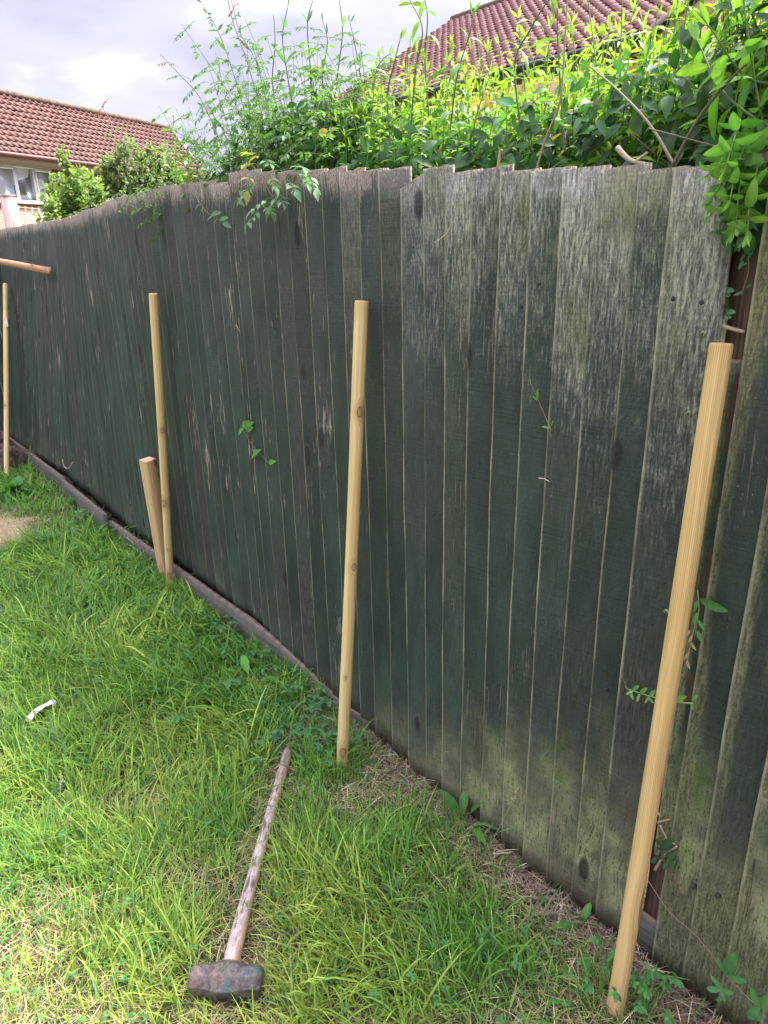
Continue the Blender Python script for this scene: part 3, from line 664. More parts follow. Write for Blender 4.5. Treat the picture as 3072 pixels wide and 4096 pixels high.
V = np.array(V); n = len(ys); i = np.arange(n - 1)[:, None] * k; j = np.arange(k)[None, :]; j2 = (j + 1) % k
mb.add(V, [np.stack([i + j, i + k + j, i + k + j2, i + j2], -1).reshape(-1, 4), np.arange(k)[None, :], (np.arange(k) + (n - 1) * k)[::-1][None, :]])
hd_o = mb.build('head', M_iron, sh)
bv = hd_o.modifiers.new('bevel', 'BEVEL'); bv.width = .0012; bv.segments = 2; bv.limit_method = 'ANGLE'; bv.angle_limit = R(20)
mb = MB(); mb.tube([[-.0425, .0, .036], [-.0375, 0, .036]], [.013, .0135], 16); mb.build('eye_wedge', simple('dark_end_grain', (.03, .02, .015), .8), sh)
m, t, b = mat('weathered_handle'); P = t.coord(); x, y, z = t.xyz(P)
fl = t.noise(t.vec(t.mul(x, 14.), t.mul(y, 75.), t.mul(z, 75.)), 1., 5, .65); f2 = t.noise(t.vec(t.mul(x, 45.), t.mul(y, 130.), t.mul(z, 130.)), 1., 4, .6)
c = t.mix(t.step(f2, .35, .65), (.36, .27, .23), (.56, .46, .42)); c = t.mix(t.step(fl, .52, .60), c, (.15, .10, .085))
c = t.mix(t.mul(t.step(t.add(y, t.mul(t.noise(P, 60, 3), .02)), .006, -.004), .75), c, (.42, .24, .12)); c = t.mix(t.mul(t.step(x, .62, .78), .45), c, (.17, .115, .10))
t.put(b.inputs['Base Color'], c); b.inputs['Roughness'].default_value = .75; t.put(b.inputs['Normal'], t.bump(t.add(fl, f2), .8, .0018))
mb = MB(); n = 40; xs = np.linspace(.02, float(np.linalg.norm((he - hc)[:2])), n); k = 16; th = np.arange(k) * 2 * math.pi / k
f_ = (xs - xs[0]) / (xs[-1] - xs[0]); ry = np.interp(f_, [0, .08, .3, .6, .9, .97, 1], [.0205, .0205, .0175, .0165, .0172, .017, .0145]); rz = ry * .8
cy = .003 * np.sin(f_ * 5); cz = .036 - .014 * f_
V = np.stack([np.repeat(xs[:, None], k, 1), cy[:, None] + ry[:, None] * np.cos(th), cz[:, None] + rz[:, None] * np.sin(th)], -1).reshape(-1, 3)
i = np.arange(n - 1)[:, None]; j = np.arange(k)[None, :]; j2 = (j + 1) % k
mb.add(V, [np.stack([i * k + j, i * k + j2, (i + 1) * k + j2, (i + 1) * k + j], -1).reshape(-1, 4), np.arange(k)[None, :], (np.arange(k) + (n - 1) * k)[None, :]])
mb.build('handle', m, sh, smooth=True)

# torn white paper strip
q = [at(112, 2888, .045), at(135, 2850, .06), at(170, 2828, .055), at(205, 2808, .065), at(222, 2822, .05)]
C_ = spline(q, 5); V = []
for i_, c_ in enumerate(C_):
    tn = C_[min(i_ + 1, len(C_) - 1)] - C_[max(i_ - 1, 0)]; sd_ = unit(np.cross(tn, [0, 0, 1.])); w = .0125 * (1 + .18 * math.sin(i_ * .9)) * (.35 if i_ in (0, len(C_) - 1) else 1)
    cz = .004 * math.sin(i_ * .8)
    V += [c_ - sd_ * w, c_ + [0, 0, .003 + cz], c_ + sd_ * w + [0, 0, cz]]
i = np.arange(len(C_) - 1)[:, None] * 3; j = np.arange(2)[None, :]
mb = MB(); mb.add(V, np.stack([i + j, i + 3 + j, i + 4 + j, i + 1 + j], -1).reshape(-1, 4)); o = mb.build('paper_strip', simple('white_paper', (.82, .82, .86), .6, .04))
props(o, 'torn white paper strip lying curled on the lawn', 'paper'); sm = o.modifiers.new('t', 'SOLIDIFY'); sm.thickness = .0008

# ------------------------------------------------------------------ plant builders
def tube_stem(mb, P, r, col, k=5):
    P = np.asarray(P); mb.tube(P, np.linspace(r, r * .45, len(P)), k, False, Col=np.array(col))
def pairs_on(mb, P, step, L, W, col, prof='lance', start=.1, droop=.6, up=.35, var=.2, young=None, mat_dir=None):
    """opposite leaf pairs, each pair turned a quarter from the last"""
    P = np.asarray(P); seg = np.linalg.norm(np.diff(P, axis=0), axis=1); cum = np.concatenate([[0], np.cumsum(seg)]); T = cum[-1]
    ds = np.arange(start * T, T, step); 
    if len(ds) == 0: return
    B = np.stack([np.interp(ds, cum, P[:, c]) for c in range(3)], -1); tn = unit(np.stack([np.interp(ds + .01, cum, P[:, c]) - np.interp(ds - .01, cum, P[:, c]) for c in range(3)], -1) + 1e-9)
    ref = unit(np.cross(tn, rng.standard_normal(3))); ref2 = np.cross(tn, ref)
    alt = (np.arange(len(ds)) % 2)[:, None]; a = np.where(alt, ref, ref2)
    f = (ds / T)[:, None]; size = np.interp(f[:, 0], [0, .6, 1], [1, .95, .45])
    for sg in (1, -1):
        d = a * sg + tn * rng.uniform(up * .4, up * 1.6, (len(ds), 1)) + .25 * rng.standard_normal((len(ds), 3))
        c = jitcol(col, len(ds), var)
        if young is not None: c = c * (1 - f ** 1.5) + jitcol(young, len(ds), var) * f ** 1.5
        leaves(mb, B, d, tn + .2 * rng.standard_normal((len(ds), 3)), L * size * rng.uniform(.7, 1.2, len(ds)), W * size * rng.uniform(.8, 1.15, len(ds)), c, prof, droop * rng.uniform(.3, 1.6, len(ds)))
    # growing tip
    leaves(mb, np.repeat(P[-1][None], 3, 0), tn[-1][None] + .35 * rng.standard_normal((3, 3)), rng.standard_normal((3, 3)), L * .5, W * .4, jitcol(young if young is not None else col, 3), prof, .2)
def pinnate(mb, ms, base, d, L, ll, col, n=3):
    """jasmine leaf: a thin rachis with n leaflet pairs and a longer end leaflet"""
    d = unit(np.asarray(d, float)); down = np.array([0, 0, -1.]); P = [base + d * L * q + down * L * .35 * q * q for q in np.linspace(0, 1, 6)]
    P = np.array(P); ms.tube(P, .0008, 4, False, Col=np.array([.10, .14, .05])); 
    side = unit(np.cross(d, [0, 0, 1.]) + .3 * rng.standard_normal(3))
    B, D = [], []
    for q in range(n):
        f = .3 + .62 * q / max(n - 1, 1); b_ = P[0] + (P[-1] - P[0]) * f
        for sg in (1, -1): B.append(b_); D.append(side * sg + d * .55 + down * rng.uniform(-.1, .5))
    B.append(P[-1]); D.append(d + down * .4)
    LL = np.full(len(B), ll) * rng.uniform(.8, 1.15, len(B)); LL[-1] *= 1.5
    leaves(mb, np.array(B), np.array(D), np.array([0, 0, 1.]) + .35 * rng.standard_normal((len(B), 3)), LL, LL * .42, jitcol(col, len(B), .12), 'lance', .4)
def stem_pinnate(mb, ms, P, step, L, ll, col, sc=(.13, .09, .09), r=.0022, start=.12, red=False):
    P = np.asarray(P); tube_stem(ms, P, r, sc); seg = np.linalg.norm(np.diff(P, axis=0), axis=1); cum = np.concatenate([[0], np.cumsum(seg)]); T = cum[-1]
    for q, dist in enumerate(np.arange(start * T, T, step)):
        B = np.array([np.interp(dist, cum, P[:, c]) for c in range(3)]); tn = unit(np.array([np.interp(dist + .01, cum, P[:, c]) - np.interp(dist - .01, cum, P[:, c]) for c in range(3)]) + 1e-9)
        a = unit(np.cross(tn, rng.standard_normal(3))); f = dist / T; k = 1 - .45 * f
        cc = col if not (red and f > .85) else (.24, .07, .07)
        for sg in (1, -1): pinnate(mb, ms, B, a * sg + tn * .35, L * k * rng.uniform(.8, 1.2), ll * k, cc)
def plant(name, label, cat, builder, group=None, mats=None):
    mb, ms = MB(), MB(); builder(mb, ms)
    # root the plant at its lowest point
    allV = np.concatenate(mb.V + ms.V); bs = allV[np.argmin(allV[:, 2])].copy()
    root = empty(name, bs, 0, label, cat, group)
    for k_, M_ in ((mb, M_leaf), (ms, M_stem)):
        if k_.n == 0: continue
        k_.V = [v - bs for v in k_.V]; k_.build('foliage' if k_ is mb else 'stem', M_, root)
    return root

# ------------------------------------------------------------------ hedge above the right of the fence
TOPH = lambda s: np.interp(s, [-.95, -.6, -.3, -.05, .25, .5, .8, 1.0, 1.3, 1.9], [1.98, 2.06, 2.09, 2.07, 2.07, 2.10, 2.16, 2.24, 2.30, 2.34])
def hedge(mb, ms):
    n = 1550
    for q in range(n):
        s = rng.uniform(-.85, 1.75); off = rng.uniform(.15, .88); h = TOPH(s) * 1. + rng.normal(0, .045) - .10 * (off < .2) - (.22 if rng.random() < .4 else 0)
        z0 = rng.uniform(1.50, 1.75); b_ = fw(s, off, z0); lean_ = rng.normal(0, .06, 2); pl = lean_ @ NN[:2]; lean_ = lean_ - NN[:2] * min(pl + .04, 0)
        tip = b_ + [lean_[0], lean_[1], max(h - z0, .12)]; mid = (b_ + tip) / 2 + rng.normal(0, .02, 3)
        P = spline([b_, mid, tip], 5); tube_stem(ms, P, .0022, (.13, .22, .05), 4)
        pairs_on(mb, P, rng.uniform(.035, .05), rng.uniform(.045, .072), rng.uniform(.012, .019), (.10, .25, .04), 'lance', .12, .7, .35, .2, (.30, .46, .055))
    n = 260; s = rng.uniform(-.8, 1.8, n); B = np.array([fw(a, c, d) for a, c, d in zip(s, rng.uniform(.12, .6, n), 1.78 + (TOPH(s) - 1.85) * rng.random(n))])
    leaves(mb, B, rng.normal(0, 1, (n, 3)), rng.normal(0, 1, (n, 3)), rng.uniform(.03, .06, n), rng.uniform(.014, .024, n), jitcol((.30, .22, .07), n, .4), 'oval', 1.1)
    for q in range(22):
        s = rng.uniform(-.8, 1.6); a_ = fw(s, rng.uniform(.12, .5), 1.72); e_ = a_ + [rng.normal(-.05, .15), rng.normal(0, .08), rng.uniform(.10, .26)]; e_ = e_ + np.array([*NN, 0]) * .06
        tube_stem(ms, spline([a_, (a_ + e_) / 2 + rng.normal(0, .035, 3), e_], 6), rng.uniform(.0018, .003), (.20, .14, .09))
    # hanging wall of older leaves just behind the boards
    n = 5200; s = rng.uniform(-.9, 1.8, n); off = rng.uniform(.10, .55, n); z = 1.70 + (TOPH(s) - 1.84) * rng.random(n) ** .9
    B = np.array([fw(a, c, d) for a, c, d in zip(s, off, z)])
    d = -np.array([NN[0], NN[1], 0]) * rng.uniform(.1, 1., (n, 1)) + rng.normal(0, .55, (n, 3)) + [0, 0, -.25]
    up = np.array([0, 0, 1.]) - np.array([NN[0], NN[1], 0]) * .7 + rng.normal(0, .3, (n, 3))
    leaves(mb, B, d, up, rng.uniform(.038, .07, n), rng.uniform(.016, .028, n), jitcol((.040, .115, .032), n, .25), 'lance', .6)
    # dense dark interior growth
    n = 11000; s = rng.uniform(-.9, 1.8, n); off = rng.uniform(.25, .95, n); z = 1.45 + (TOPH(s) - 1.50) * rng.random(n) ** .8
    B = np.array([fw(a, c, d) for a, c, d in zip(s, off, z)])
    leaves(mb, B, rng.normal(0, 1, (n, 3)), rng.normal(0, 1, (n, 3)), rng.uniform(.035, .060, n), rng.uniform(.014, .022, n), jitcol((.08, .21, .04), n, .3), 'lance', .4)
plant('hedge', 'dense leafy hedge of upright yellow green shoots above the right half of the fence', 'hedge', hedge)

# larger, nearer growth at the top right
def corner(mb, ms):
    for q in range(46):
        s = rng.uniform(.95, 1.75); off = rng.uniform(.02, .35); z0 = rng.uniform(1.62, 1.9); b_ = fw(s, off, z0)
        tip = fw(s + rng.normal(-.03, .1), off - rng.uniform(.0, .12), rng.uniform(1.95, 2.42)); P = spline([b_, (b_ + tip) / 2 + rng.normal(0, .03, 3), tip], 6)
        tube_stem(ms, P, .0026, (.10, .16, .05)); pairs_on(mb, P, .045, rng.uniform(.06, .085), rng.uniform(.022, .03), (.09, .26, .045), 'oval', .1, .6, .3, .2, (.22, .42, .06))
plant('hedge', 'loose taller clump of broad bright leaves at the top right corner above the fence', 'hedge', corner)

def overhang(mb, ms):
    for (pts, n_) in [([(2950, 600), (2905, 700), (2850, 790)], 1), ([(3010, 560), (2960, 740), (2945, 900)], 1), ([(2990, 640), (2900, 640), (2830, 700)], 1), ([(3040, 620), (3000, 800), (2990, 940)], 1), ([(2960, 480), (2935, 560), (2900, 680)], 1), ([(2930, 720), (2895, 800), (2840, 860)], 1), ([(3020, 760), (2960, 830), (2930, 930)], 1), ([(3000, 540), (2950, 660), (2920, 800)], 1)]:
        off = rng.uniform(-.06, .0); P = spline([on(x, y, off - .03 * k_) for k_, (x, y) in enumerate(pts)], 8); tube_stem(ms, P, .0022, (.14, .2, .06))
        pairs_on(mb, P, .020, .044, .019, (.075, .21, .05), 'oval', .05, .7, .4, .2, (.20, .40, .07))
    n = 160; B = np.array([on(rng.uniform(2890, 3040), rng.uniform(700, 950), rng.uniform(-.03, .05)) for _ in range(n)])
    leaves(mb, B, rng.normal(0, .6, (n, 3)) + [0, 0, -.4], rng.normal(0, .5, (n, 3)) + [-.6, -.6, .6], rng.uniform(.025, .045, n), rng.uniform(.014, .022, n), jitcol((.05, .16, .045), n), 'heart', .5)
    P = spline([on(2895, 860, .01), on(2950, 915, .01), on(3030, 985, .02)], 6); tube_stem(ms, P, .004, (.22, .27, .1))
plant('climbing_plant', 'bright green leaves spilling over the fence gap above the nearest stake', 'climber', overhang)

# ------------------------------------------------------------------ jasmine on the left of the hedge
def jasmine(mb, ms):
    # dense lower mass
    for q in range(230):
        s = rng.uniform(-1.55, -.35); off = rng.uniform(.09, .6) + float(lean(np.array(s))); w = sst(np.array(s), -1.8, -.75)
        z0 = rng.uniform(1.62, 1.84); top = 1.91 + .26 * float(w) + rng.normal(0, .06); b_ = fw(s, off, z0); dx = rng.normal(-.06, .12, 2)
        tip = b_ + [dx[0], dx[1], max(top - z0, .1)]; P = spline([b_, (b_ + tip) / 2 + rng.normal(0, .025, 3), tip], 4)
        yel = rng.random(); c = (.055 + .10 * yel ** 2, .14 + .15 * yel ** 2, .04)
        stem_pinnate(mb, ms, P, .055, .055, .026, c, (.10, .14, .05), .0013)
    n = 4200; s = rng.uniform(-1.3, -.35, n); off = rng.uniform(.08, .6, n); z = 1.70 + (.16 + .22 * sst(s, -1.4, -.7)) * rng.random(n)
    B = np.array([fw(a, c, d) for a, c, d in zip(s, off, z)])
    leaves(mb, B, rng.normal(0, .6, (n, 3)) + [-.4, -.4, -.2], rng.normal(0, .5, (n, 3)) + [0, 0, 1], rng.uniform(.03, .05, n), rng.uniform(.014, .02, n), jitcol((.04, .115, .035), n, .25), 'lance', .5)
    # long free shoots against the sky
    sh_ = [[(880, 560), (800, 390), (720, 300), (640, 215)], [(1000, 520), (930, 280), (870, 120), (805, 10)], [(1060, 500), (990, 250), (930, 80), (905, -40)],
           [(1090, 520), (1030, 260), (960, 130), (925, 0)], [(1120, 500), (1090, 330), (1100, 180), (1095, 60)], [(1180, 480), (1150, 300), (1130, 150), (1150, 30)],
           [(1250, 470), (1240, 260), (1230, 90), (1262, -30)], [(1330, 480), (1350, 300), (1370, 120), (1350, -40)], [(1400, 480), (1440, 330), (1420, 180), (1400, 90)],
           [(1480, 470), (1500, 300), (1530, 240), (1560, 215)], [(860, 640), (760, 560), (700, 520), (695, 470)], [(900, 640), (820, 590), (760, 560), (700, 545)],
           [(1290, 480), (1290, 300), (1310, 170), (1290, 80)], [(960, 600), (880, 500), (840, 440), (800, 420)]]
    for k_, pts in enumerate(sh_):
        off = rng.uniform(.12, .4); P = spline([on(x, y, off) for x, y in pts], 7)
        stem_pinnate(mb, ms, P, .12, .055, .024, (.06, .13, .045), (.10, .07, .085), .0026, .05, red=(k_ % 3 == 0))
        if k_ % 2 == 1 or k_ > 5: pairs_on(mb, P, .10, .06, .014, (.09, .21, .05), 'lance', .2, .3, 1.2)
    # arching shoot in front of the far roof
    P = spline([on(800, 690, .1), on(730, 660, .1), on(640, 610, .1), on(520, 575, .1), on(465, 545, .1), on(440, 480, .1), on(400, 415, .1)], 6)
    stem_pinnate(mb, ms, P, .16, .07, .028, (.13, .22, .05), (.22, .12, .10), .003, .1, red=True)
plant('jasmine', 'wispy jasmine with small feathered leaves rising against the sky left of the hedge', 'climber', jasmine)

# tall shoots with long leaves in front of the sky, at the hedge's left end
def tallshoots(mb, ms):
    for pts in [[(1640, 560), (1660, 300), (1690, 120), (1640, 0), (1600, -80)], [(1720, 500), (1700, 250), (1710, 60), (1680, -60)], [(2080, 500), (2060, 250), (2120, 120), (2180, 20), (2250, -60)],
                [(1560, 560), (1550, 380), (1580, 240), (1600, 160)], [(2260, 600), (2240, 320), (2230, 120), (2230, -60)], [(1800, 520), (1830, 300), (1880, 130), (1890, 60)]]:
        off = rng.uniform(.08, .25); P = spline([on(x, y, off) for x, y in pts], 7); tube_stem(ms, P, .0026, (.12, .12, .07)); pairs_on(mb, P, .055, .065, .017, (.08, .18, .05), 'lance', .15, .8, .5, .2, (.17, .32, .05))
plant('climbing_plant', 'tall thin shoots with long pointed leaves rising above the hedge before the tiled roof', 'climber', tallshoots)

# jasmine spray hanging over the front of the fence top
def spray(mb, ms):
    M1 = [on(1250, 690, -.03), on(1180, 705, -.05), on(1120, 760, -.06), on(1060, 815, -.05), on(1025, 845, -.05)]
    P = spline(M1, 6); tube_stem(ms, P, .0018, (.12, .16, .06))
    for (x, y, dx, dy, c) in [(1235, 690, 40, 60, 0), (1180, 660, 60, -50, 0), (1150, 720, 60, 20, 0), (1130, 740, -50, 60, 0), (1105, 770, 50, 20, 0), (1085, 790, -40, 10, 0), (1060, 800, 50, 30, 0), (1045, 830, -30, 20, 0),
                              (1200, 680, 60, 40, 0), (1060, 640, 40, -30, 0), (1030, 720, -50, 30, 0), (1080, 700, 40, 30, 0), (1010, 660, -20, -20, 1), (1000, 690, -10, 40, 1), (1040, 630, -30, -30, 1)]:
        a, b_ = on(x, y, -.05), on(x + dx, y + dy, -.08); pinnate(mb, ms, a, b_ - a, .06, .030, (.16, .30, .15) if not c else (.30, .24, .06))
    P = spline([on(1090, 790, -.03), on(1040, 700, -.03), on(990, 640, -.02)], 5); tube_stem(ms, P, .0015, (.2, .15, .06))
plant('jasmine', 'pale jasmine spray hanging over the front of the fence top', 'climber', spray)
def sprig(pts, leafs, col, label, L=.03, W=.012, off=-.03, r=.0012, scol=(.2, .16, .1), prof='oval', name='sprig'):
    def bld(mb, ms):
        P = spline([on(x, y, off) for x, y in pts], 6); tube_stem(ms, P, r, scol)
        if leafs:
            B = np.array([on(a[0], a[1], off - .002) for a in leafs]); E_ = np.array([on(a[2], a[3], off - .012) for a in leafs])
            leaves(mb, B, E_ - B, np.array([-.7, -.6, .3]) + .2 * rng.standard_normal((len(leafs), 3)), np.linalg.norm(E_ - B, axis=1), np.linalg.norm(E_ - B, axis=1) * (W / L) * .8, jitcol(col, len(leafs), .1), prof, .3)
    return plant(name, label, 'plant', bld)
sprig([(963, 1709), (1010, 1780), (1090, 1870)], [(975, 1715, 940, 1738), (975, 1712, 1000, 1690), (985, 1722, 1003, 1712), (968, 1708, 985, 1685), (1010, 1820, 1030, 1800), (1020, 1815, 1000, 1835), (1075, 1850, 1093, 1845)], (.17, .38, .09), 'small green sprig poking through the dark boards left of the knotted stake', off=-.03, prof='lance', W=.014)
sprig([(2205, 1722), (2170, 1640), (2120, 1525)], [(2205, 1712, 2165, 1705), (2206, 1705, 2208, 1680), (2150, 1602, 2130, 1585), (2150, 1600, 2147, 1560), (2125, 1540, 2118, 1520)], (.20, .36, .08), 'thin upright sprig growing between boards in the middle of the bleached boards', W=.009, off=-.03)
sprig([(785, 790), (830, 850), (905, 895)], [(800, 815, 770, 838), (815, 830, 790, 860), (845, 860, 870, 845), (850, 865, 820, 880), (880, 880, 900, 868), (890, 885, 915, 905), (785, 790, 780, 765), (870, 875, 850, 895)], (.15, .27, .12), 'drooping thin sprig on the fence top left of the jasmine spray', off=-.04, W=.010)
sprig([(960, 740), (945, 800), (930, 830)], [(960, 745, 925, 770), (955, 760, 980, 790), (945, 800, 925, 835), (950, 790, 970, 820)], (.12, .24, .09), 'small leaf tuft hanging where two fence panels meet', off=-.035, W=.010)
sprig([(2775, 2815), (2690, 2805), (2600, 2785), (2510, 2755)], [(2770, 2812, 2780, 2785), (2765, 2812, 2770, 2840), (2690, 2806, 2735, 2788), (2600, 2786, 2615, 2765), (2600, 2786, 2575, 2812), (2560, 2775, 2545, 2808), (2560, 2775, 2580, 2755), (2535, 2765, 2500, 2775), (2530, 2762, 2548, 2745), (2510, 2757, 2500, 2745), (2590, 2786, 2610, 2812), (2520, 2760, 2530, 2800)], (.17, .40, .09), 'leafy runner growing sideways behind the nearest stake', off=-.035, r=.0018, scol=(.35, .42, .18))
sprig([(2790, 2360), (2795, 2440), (2780, 2540)], [(2800, 2395, 2898, 2452), (2795, 2400, 2770, 2445), (2790, 2450, 2770, 2500), (2795, 2480, 2812, 2520), (2790, 2520, 2805, 2570)], (.11, .32, .08), 'small vine with one large pointed leaf beside the nearest stake', W=.013, off=-.03, scol=(.4, .3, .15))
sprig([(2785, 2480), (2765, 2560), (2745, 2660)], [(2770, 2540, 2755, 2570), (2765, 2570, 2780, 2600), (2755, 2610, 2735, 2640), (2748, 2640, 2755, 2675), (2760, 2520, 2745, 2545)], (.50, .36, .17), 'withered tan leaves hanging beside the nearest stake', off=-.03, scol=(.4, .3, .18))
sprig([(2990, 1010), (2995, 1080), (2965, 1180)], [(2985, 1010, 2960, 1040), (2990, 1030, 3005, 1010), (2975, 1040, 2955, 1075), (2990, 1050, 2970, 1060), (2975, 1165, 2935, 1180), (2985, 1150, 3000, 1140)], (.07, .17, .10), 'bluish leaves hanging in the fence gap below the climber', off=.0, W=.013)
sprig([(2895, 1290), (2900, 1240), (2930, 1250)], [(2890, 1165, 2930, 1158), (2890, 1175, 2915, 1180), (2900, 1250, 2935, 1245), (2905, 1255, 2920, 1270), (2900, 1240, 2890, 1225)], (.06, .18, .07), 'dark green leaves on the brown post inside the fence gap', off=.0, W=.018)
sprig([(2640, 3400), (2680, 3500), (2720, 3590)], [(2660, 3420, 2640, 3440), (2665, 3430, 2690, 3420), (2650, 3400, 2670, 3380), (2640, 3400, 2620, 3420), (2670, 3450, 2650, 3480), (2675, 3460, 2695, 3450), (2640, 3380, 2625, 3360), (2655, 3385, 2680, 3365), (2625, 3430, 2605, 3455)], (.06, .16, .07), 'small leafy vine low in the fence gap beside the nearest stake', off=-.02, W=.018, scol=(.30, .06, .05))
sprig([(3060, 4040), (2990, 3990), (2900, 3890)], [(3040, 4030, 3000, 3960), (3040, 4030, 2980, 4080), (3035, 4040, 3035, 4090), (3045, 4030, 3085, 3990), (2905, 3895, 2865, 3840), (2905, 3895, 2935, 3830), (2910, 3900, 2975, 3930), (2905, 3900, 2890, 3860), (2885, 3960, 2820, 3955), (2890, 3955, 2845, 3910), (2885, 3960, 2900, 4010), (2890, 3960, 2925, 3975), (2895, 3990, 2860, 4005)], (.10, .27, .09), 'trailing weed with broad leaf pairs at the bottom right corner', off=-.07, W=.014, scol=(.2, .22, .1))
def twig(pts, off, r, col, label, name='twig', extra=None):
    mb = MB(); P = spline([on(x, y, off + (z_ or 0)) for x, y, z_ in [(*p, None)[:3] if len(p) == 2 else p for p in pts]], 8); mb.tube(P, np.linspace(r, r * .6, len(P)), 7, True, Col=np.array(col))
    for e_ in (extra or []): Q = spline([on(x, y, off) for x, y in e_], 6); mb.tube(Q, np.linspace(r * .7, r * .4, len(Q)), 6, True, Col=np.array(col))
    o = mb.build(name, M_stem, smooth=True); return props(o, label, 'twig')
twig([(1740, 972), (1785, 935), (1812, 888)], -.028, .0018, (.42, .37, .28), 'dry twig stuck to the bleached boards near the fence top')
twig([(2155, 1912), (2180, 1916), (2197, 1927)], -.028, .0011, (.6, .56, .45), 'short pale curl of twig on the dark boards right of the middle')
twig([(250, 1838), (258, 1868), (275, 1872), (292, 1848)], -.012, .004, (.42, .38, .28), 'curved pale stem hooked on the far left boards low down')
twig([(2870, 1292), (2910, 1310), (2978, 1328)], .0, .0048, (.36, .29, .20), 'stubby pale branch poking across the fence gap', extra=[[(2900, 1305), (2890, 1270)], [(2885, 1300), (2868, 1290)]])
twig([(2620, 3480), (2660, 3420), (2708, 3385)], -.02, .0036, (.34, .26, .17), 'bent brown twig sticking out low in the fence gap', extra=[[(2640, 3300), (2670, 3360), (2702, 3378)], [(2630, 3290), (2660, 3282), (2678, 3278)], [(2632, 3250), (2640, 3270)]])
twig([(2468, 590), (2520, 640), (2600, 660)], .03, .0055, (.38, .30, .19), 'cut pale branch stub poking out of the hedge above the fence', extra=[[(2540, 650), (2590, 610)], [(2560, 655), (2610, 690)]])
twig([(2140, 700), (2180, 560), (2240, 400), (2260, 150), (2270, -20)], .03, .0026, (.30, .22, .15), 'long bare brown stem rising through the hedge before the roof')
twig([(2700, 665), (2600, 500), (2480, 370), (2360, 265)], .02, .0028, (.24, .20, .13), 'long bare stem slanting up left through the hedge')
twig([(2690, 665), (2790, 480), (2900, 340), (2985, 255)], .0, .0034, (.12, .075, .06), 'dark bare stem slanting up right through the hedge')
twig([(1990, 686), (2000, 610), (2008, 600)], .02, .0035, (.42, .27, .15), 'short cut orange stem standing behind the fence top')
twig([(938, 985 + 330), (944, 1300), (958, 1325)], -.03, .0012, (.5, .3, .22), 'thin orange splinter of wood on the dark boards')
twig([(2590, 3520), (2680, 3650), (2800, 3760), (2950, 3960)], -.05, .0012, (.20, .15, .11), 'long thin dry runner crossing the mossy boards at the lower right')

# ------------------------------------------------------------------ weeds in the lawn
def rosette(px, py, n, L, W, col, label, prof='dock', lift=.5, cat='weed', wave=.06, z=0.):
    c = at(px, py, z); c[2] = gh(c[0], c[1])
    def bld(mb, ms):
        a = rng.uniform(0, 6.28, n); el = rng.uniform(lift * .5, lift * 1.5, n)
        d = np.stack([np.cos(a) * np.cos(el), np.sin(a) * np.cos(el), np.sin(el)], -1)
        B = c + d * .01; st = L * .25
        for k_ in range(n): ms.tube([c + [0, 0, -.01], c + d[k_] * st], .0015, 4, False, Col=np.array([.2, .25, .1]))
        leaves(mb, c + d * st, d, np.array([0, 0, 1.]) + .2 * rng.standard_normal((n, 3)), L * rng.uniform(.7, 1.15, n), W * rng.uniform(.8, 1.1, n), jitcol(col, n, .12), prof, .9, .2, wave)
    return plant('broadleaf_weed', label, cat, bld)
rosette(1860, 3290, 5, .11, .035, (.10, .27, .05), 'dandelion leaves at the fence foot halfway along the bleached boards', lift=.9)
rosette(2015, 3455, 3, .075, .032, (.09, .25, .05), 'pair of small dock leaves in the dry clippings')
rosette(1890, 3690, 4, .055, .034, (.12, .30, .08), 'small pale clover like weed in open grass right of the hammer', 'heart', .3)
rosette(2335, 3680, 3, .075, .026, (.09, .26, .05), 'upright dock leaves near the foot of the nearest stake', lift=1.2)
rosette(1935, 3820, 3, .06, .028, (.10, .25, .06), 'broad oval leaves low in the grass at the bottom middle', 'oval', .4)
rosette(1400, 3085, 3, .07, .05, (.10, .27, .09), 'round leaf at the foot of the knotted stake', 'heart', .25)
rosette(1480, 3090, 5, .06, .034, (.08, .22, .09), 'dark leaves just right of the knotted stake foot', 'heart', .4)
rosette(1580, 3110, 5, .06, .034, (.07, .19, .08), 'low dark leaf cluster against the fence foot', 'heart', .4)
rosette(1010, 2740, 6, .12, .035, (.12, .32, .04), 'tall bright dock leaves at the base board left of the knotted stake', lift=1.1)
rosette(2330, 3960, 4, .06, .028, (.11, .29, .06), 'broad crinkled dock leaves left of the nearest stake foot', 'dock', .5)
rosette(2150, 4060, 5, .06, .026, (.10, .27, .07), 'rough leafy weed at the bottom edge', 'dock', .5)
rosette(900, 3330, 4, .07, .025, (.13, .30, .06), 'small leafy weed in the grass left of the hammer handle', 'lance', .5)
rosette(230, 1850 + 10, 6, .13, .11, (.08, .20, .09), 'large round bluish leaves at the far corner of the fence', 'heart', .9)
rosette(60, 1990, 10, .14, .08, (.10, .27, .06), 'leafy weeds around the far left stake foot', 'heart', .8)
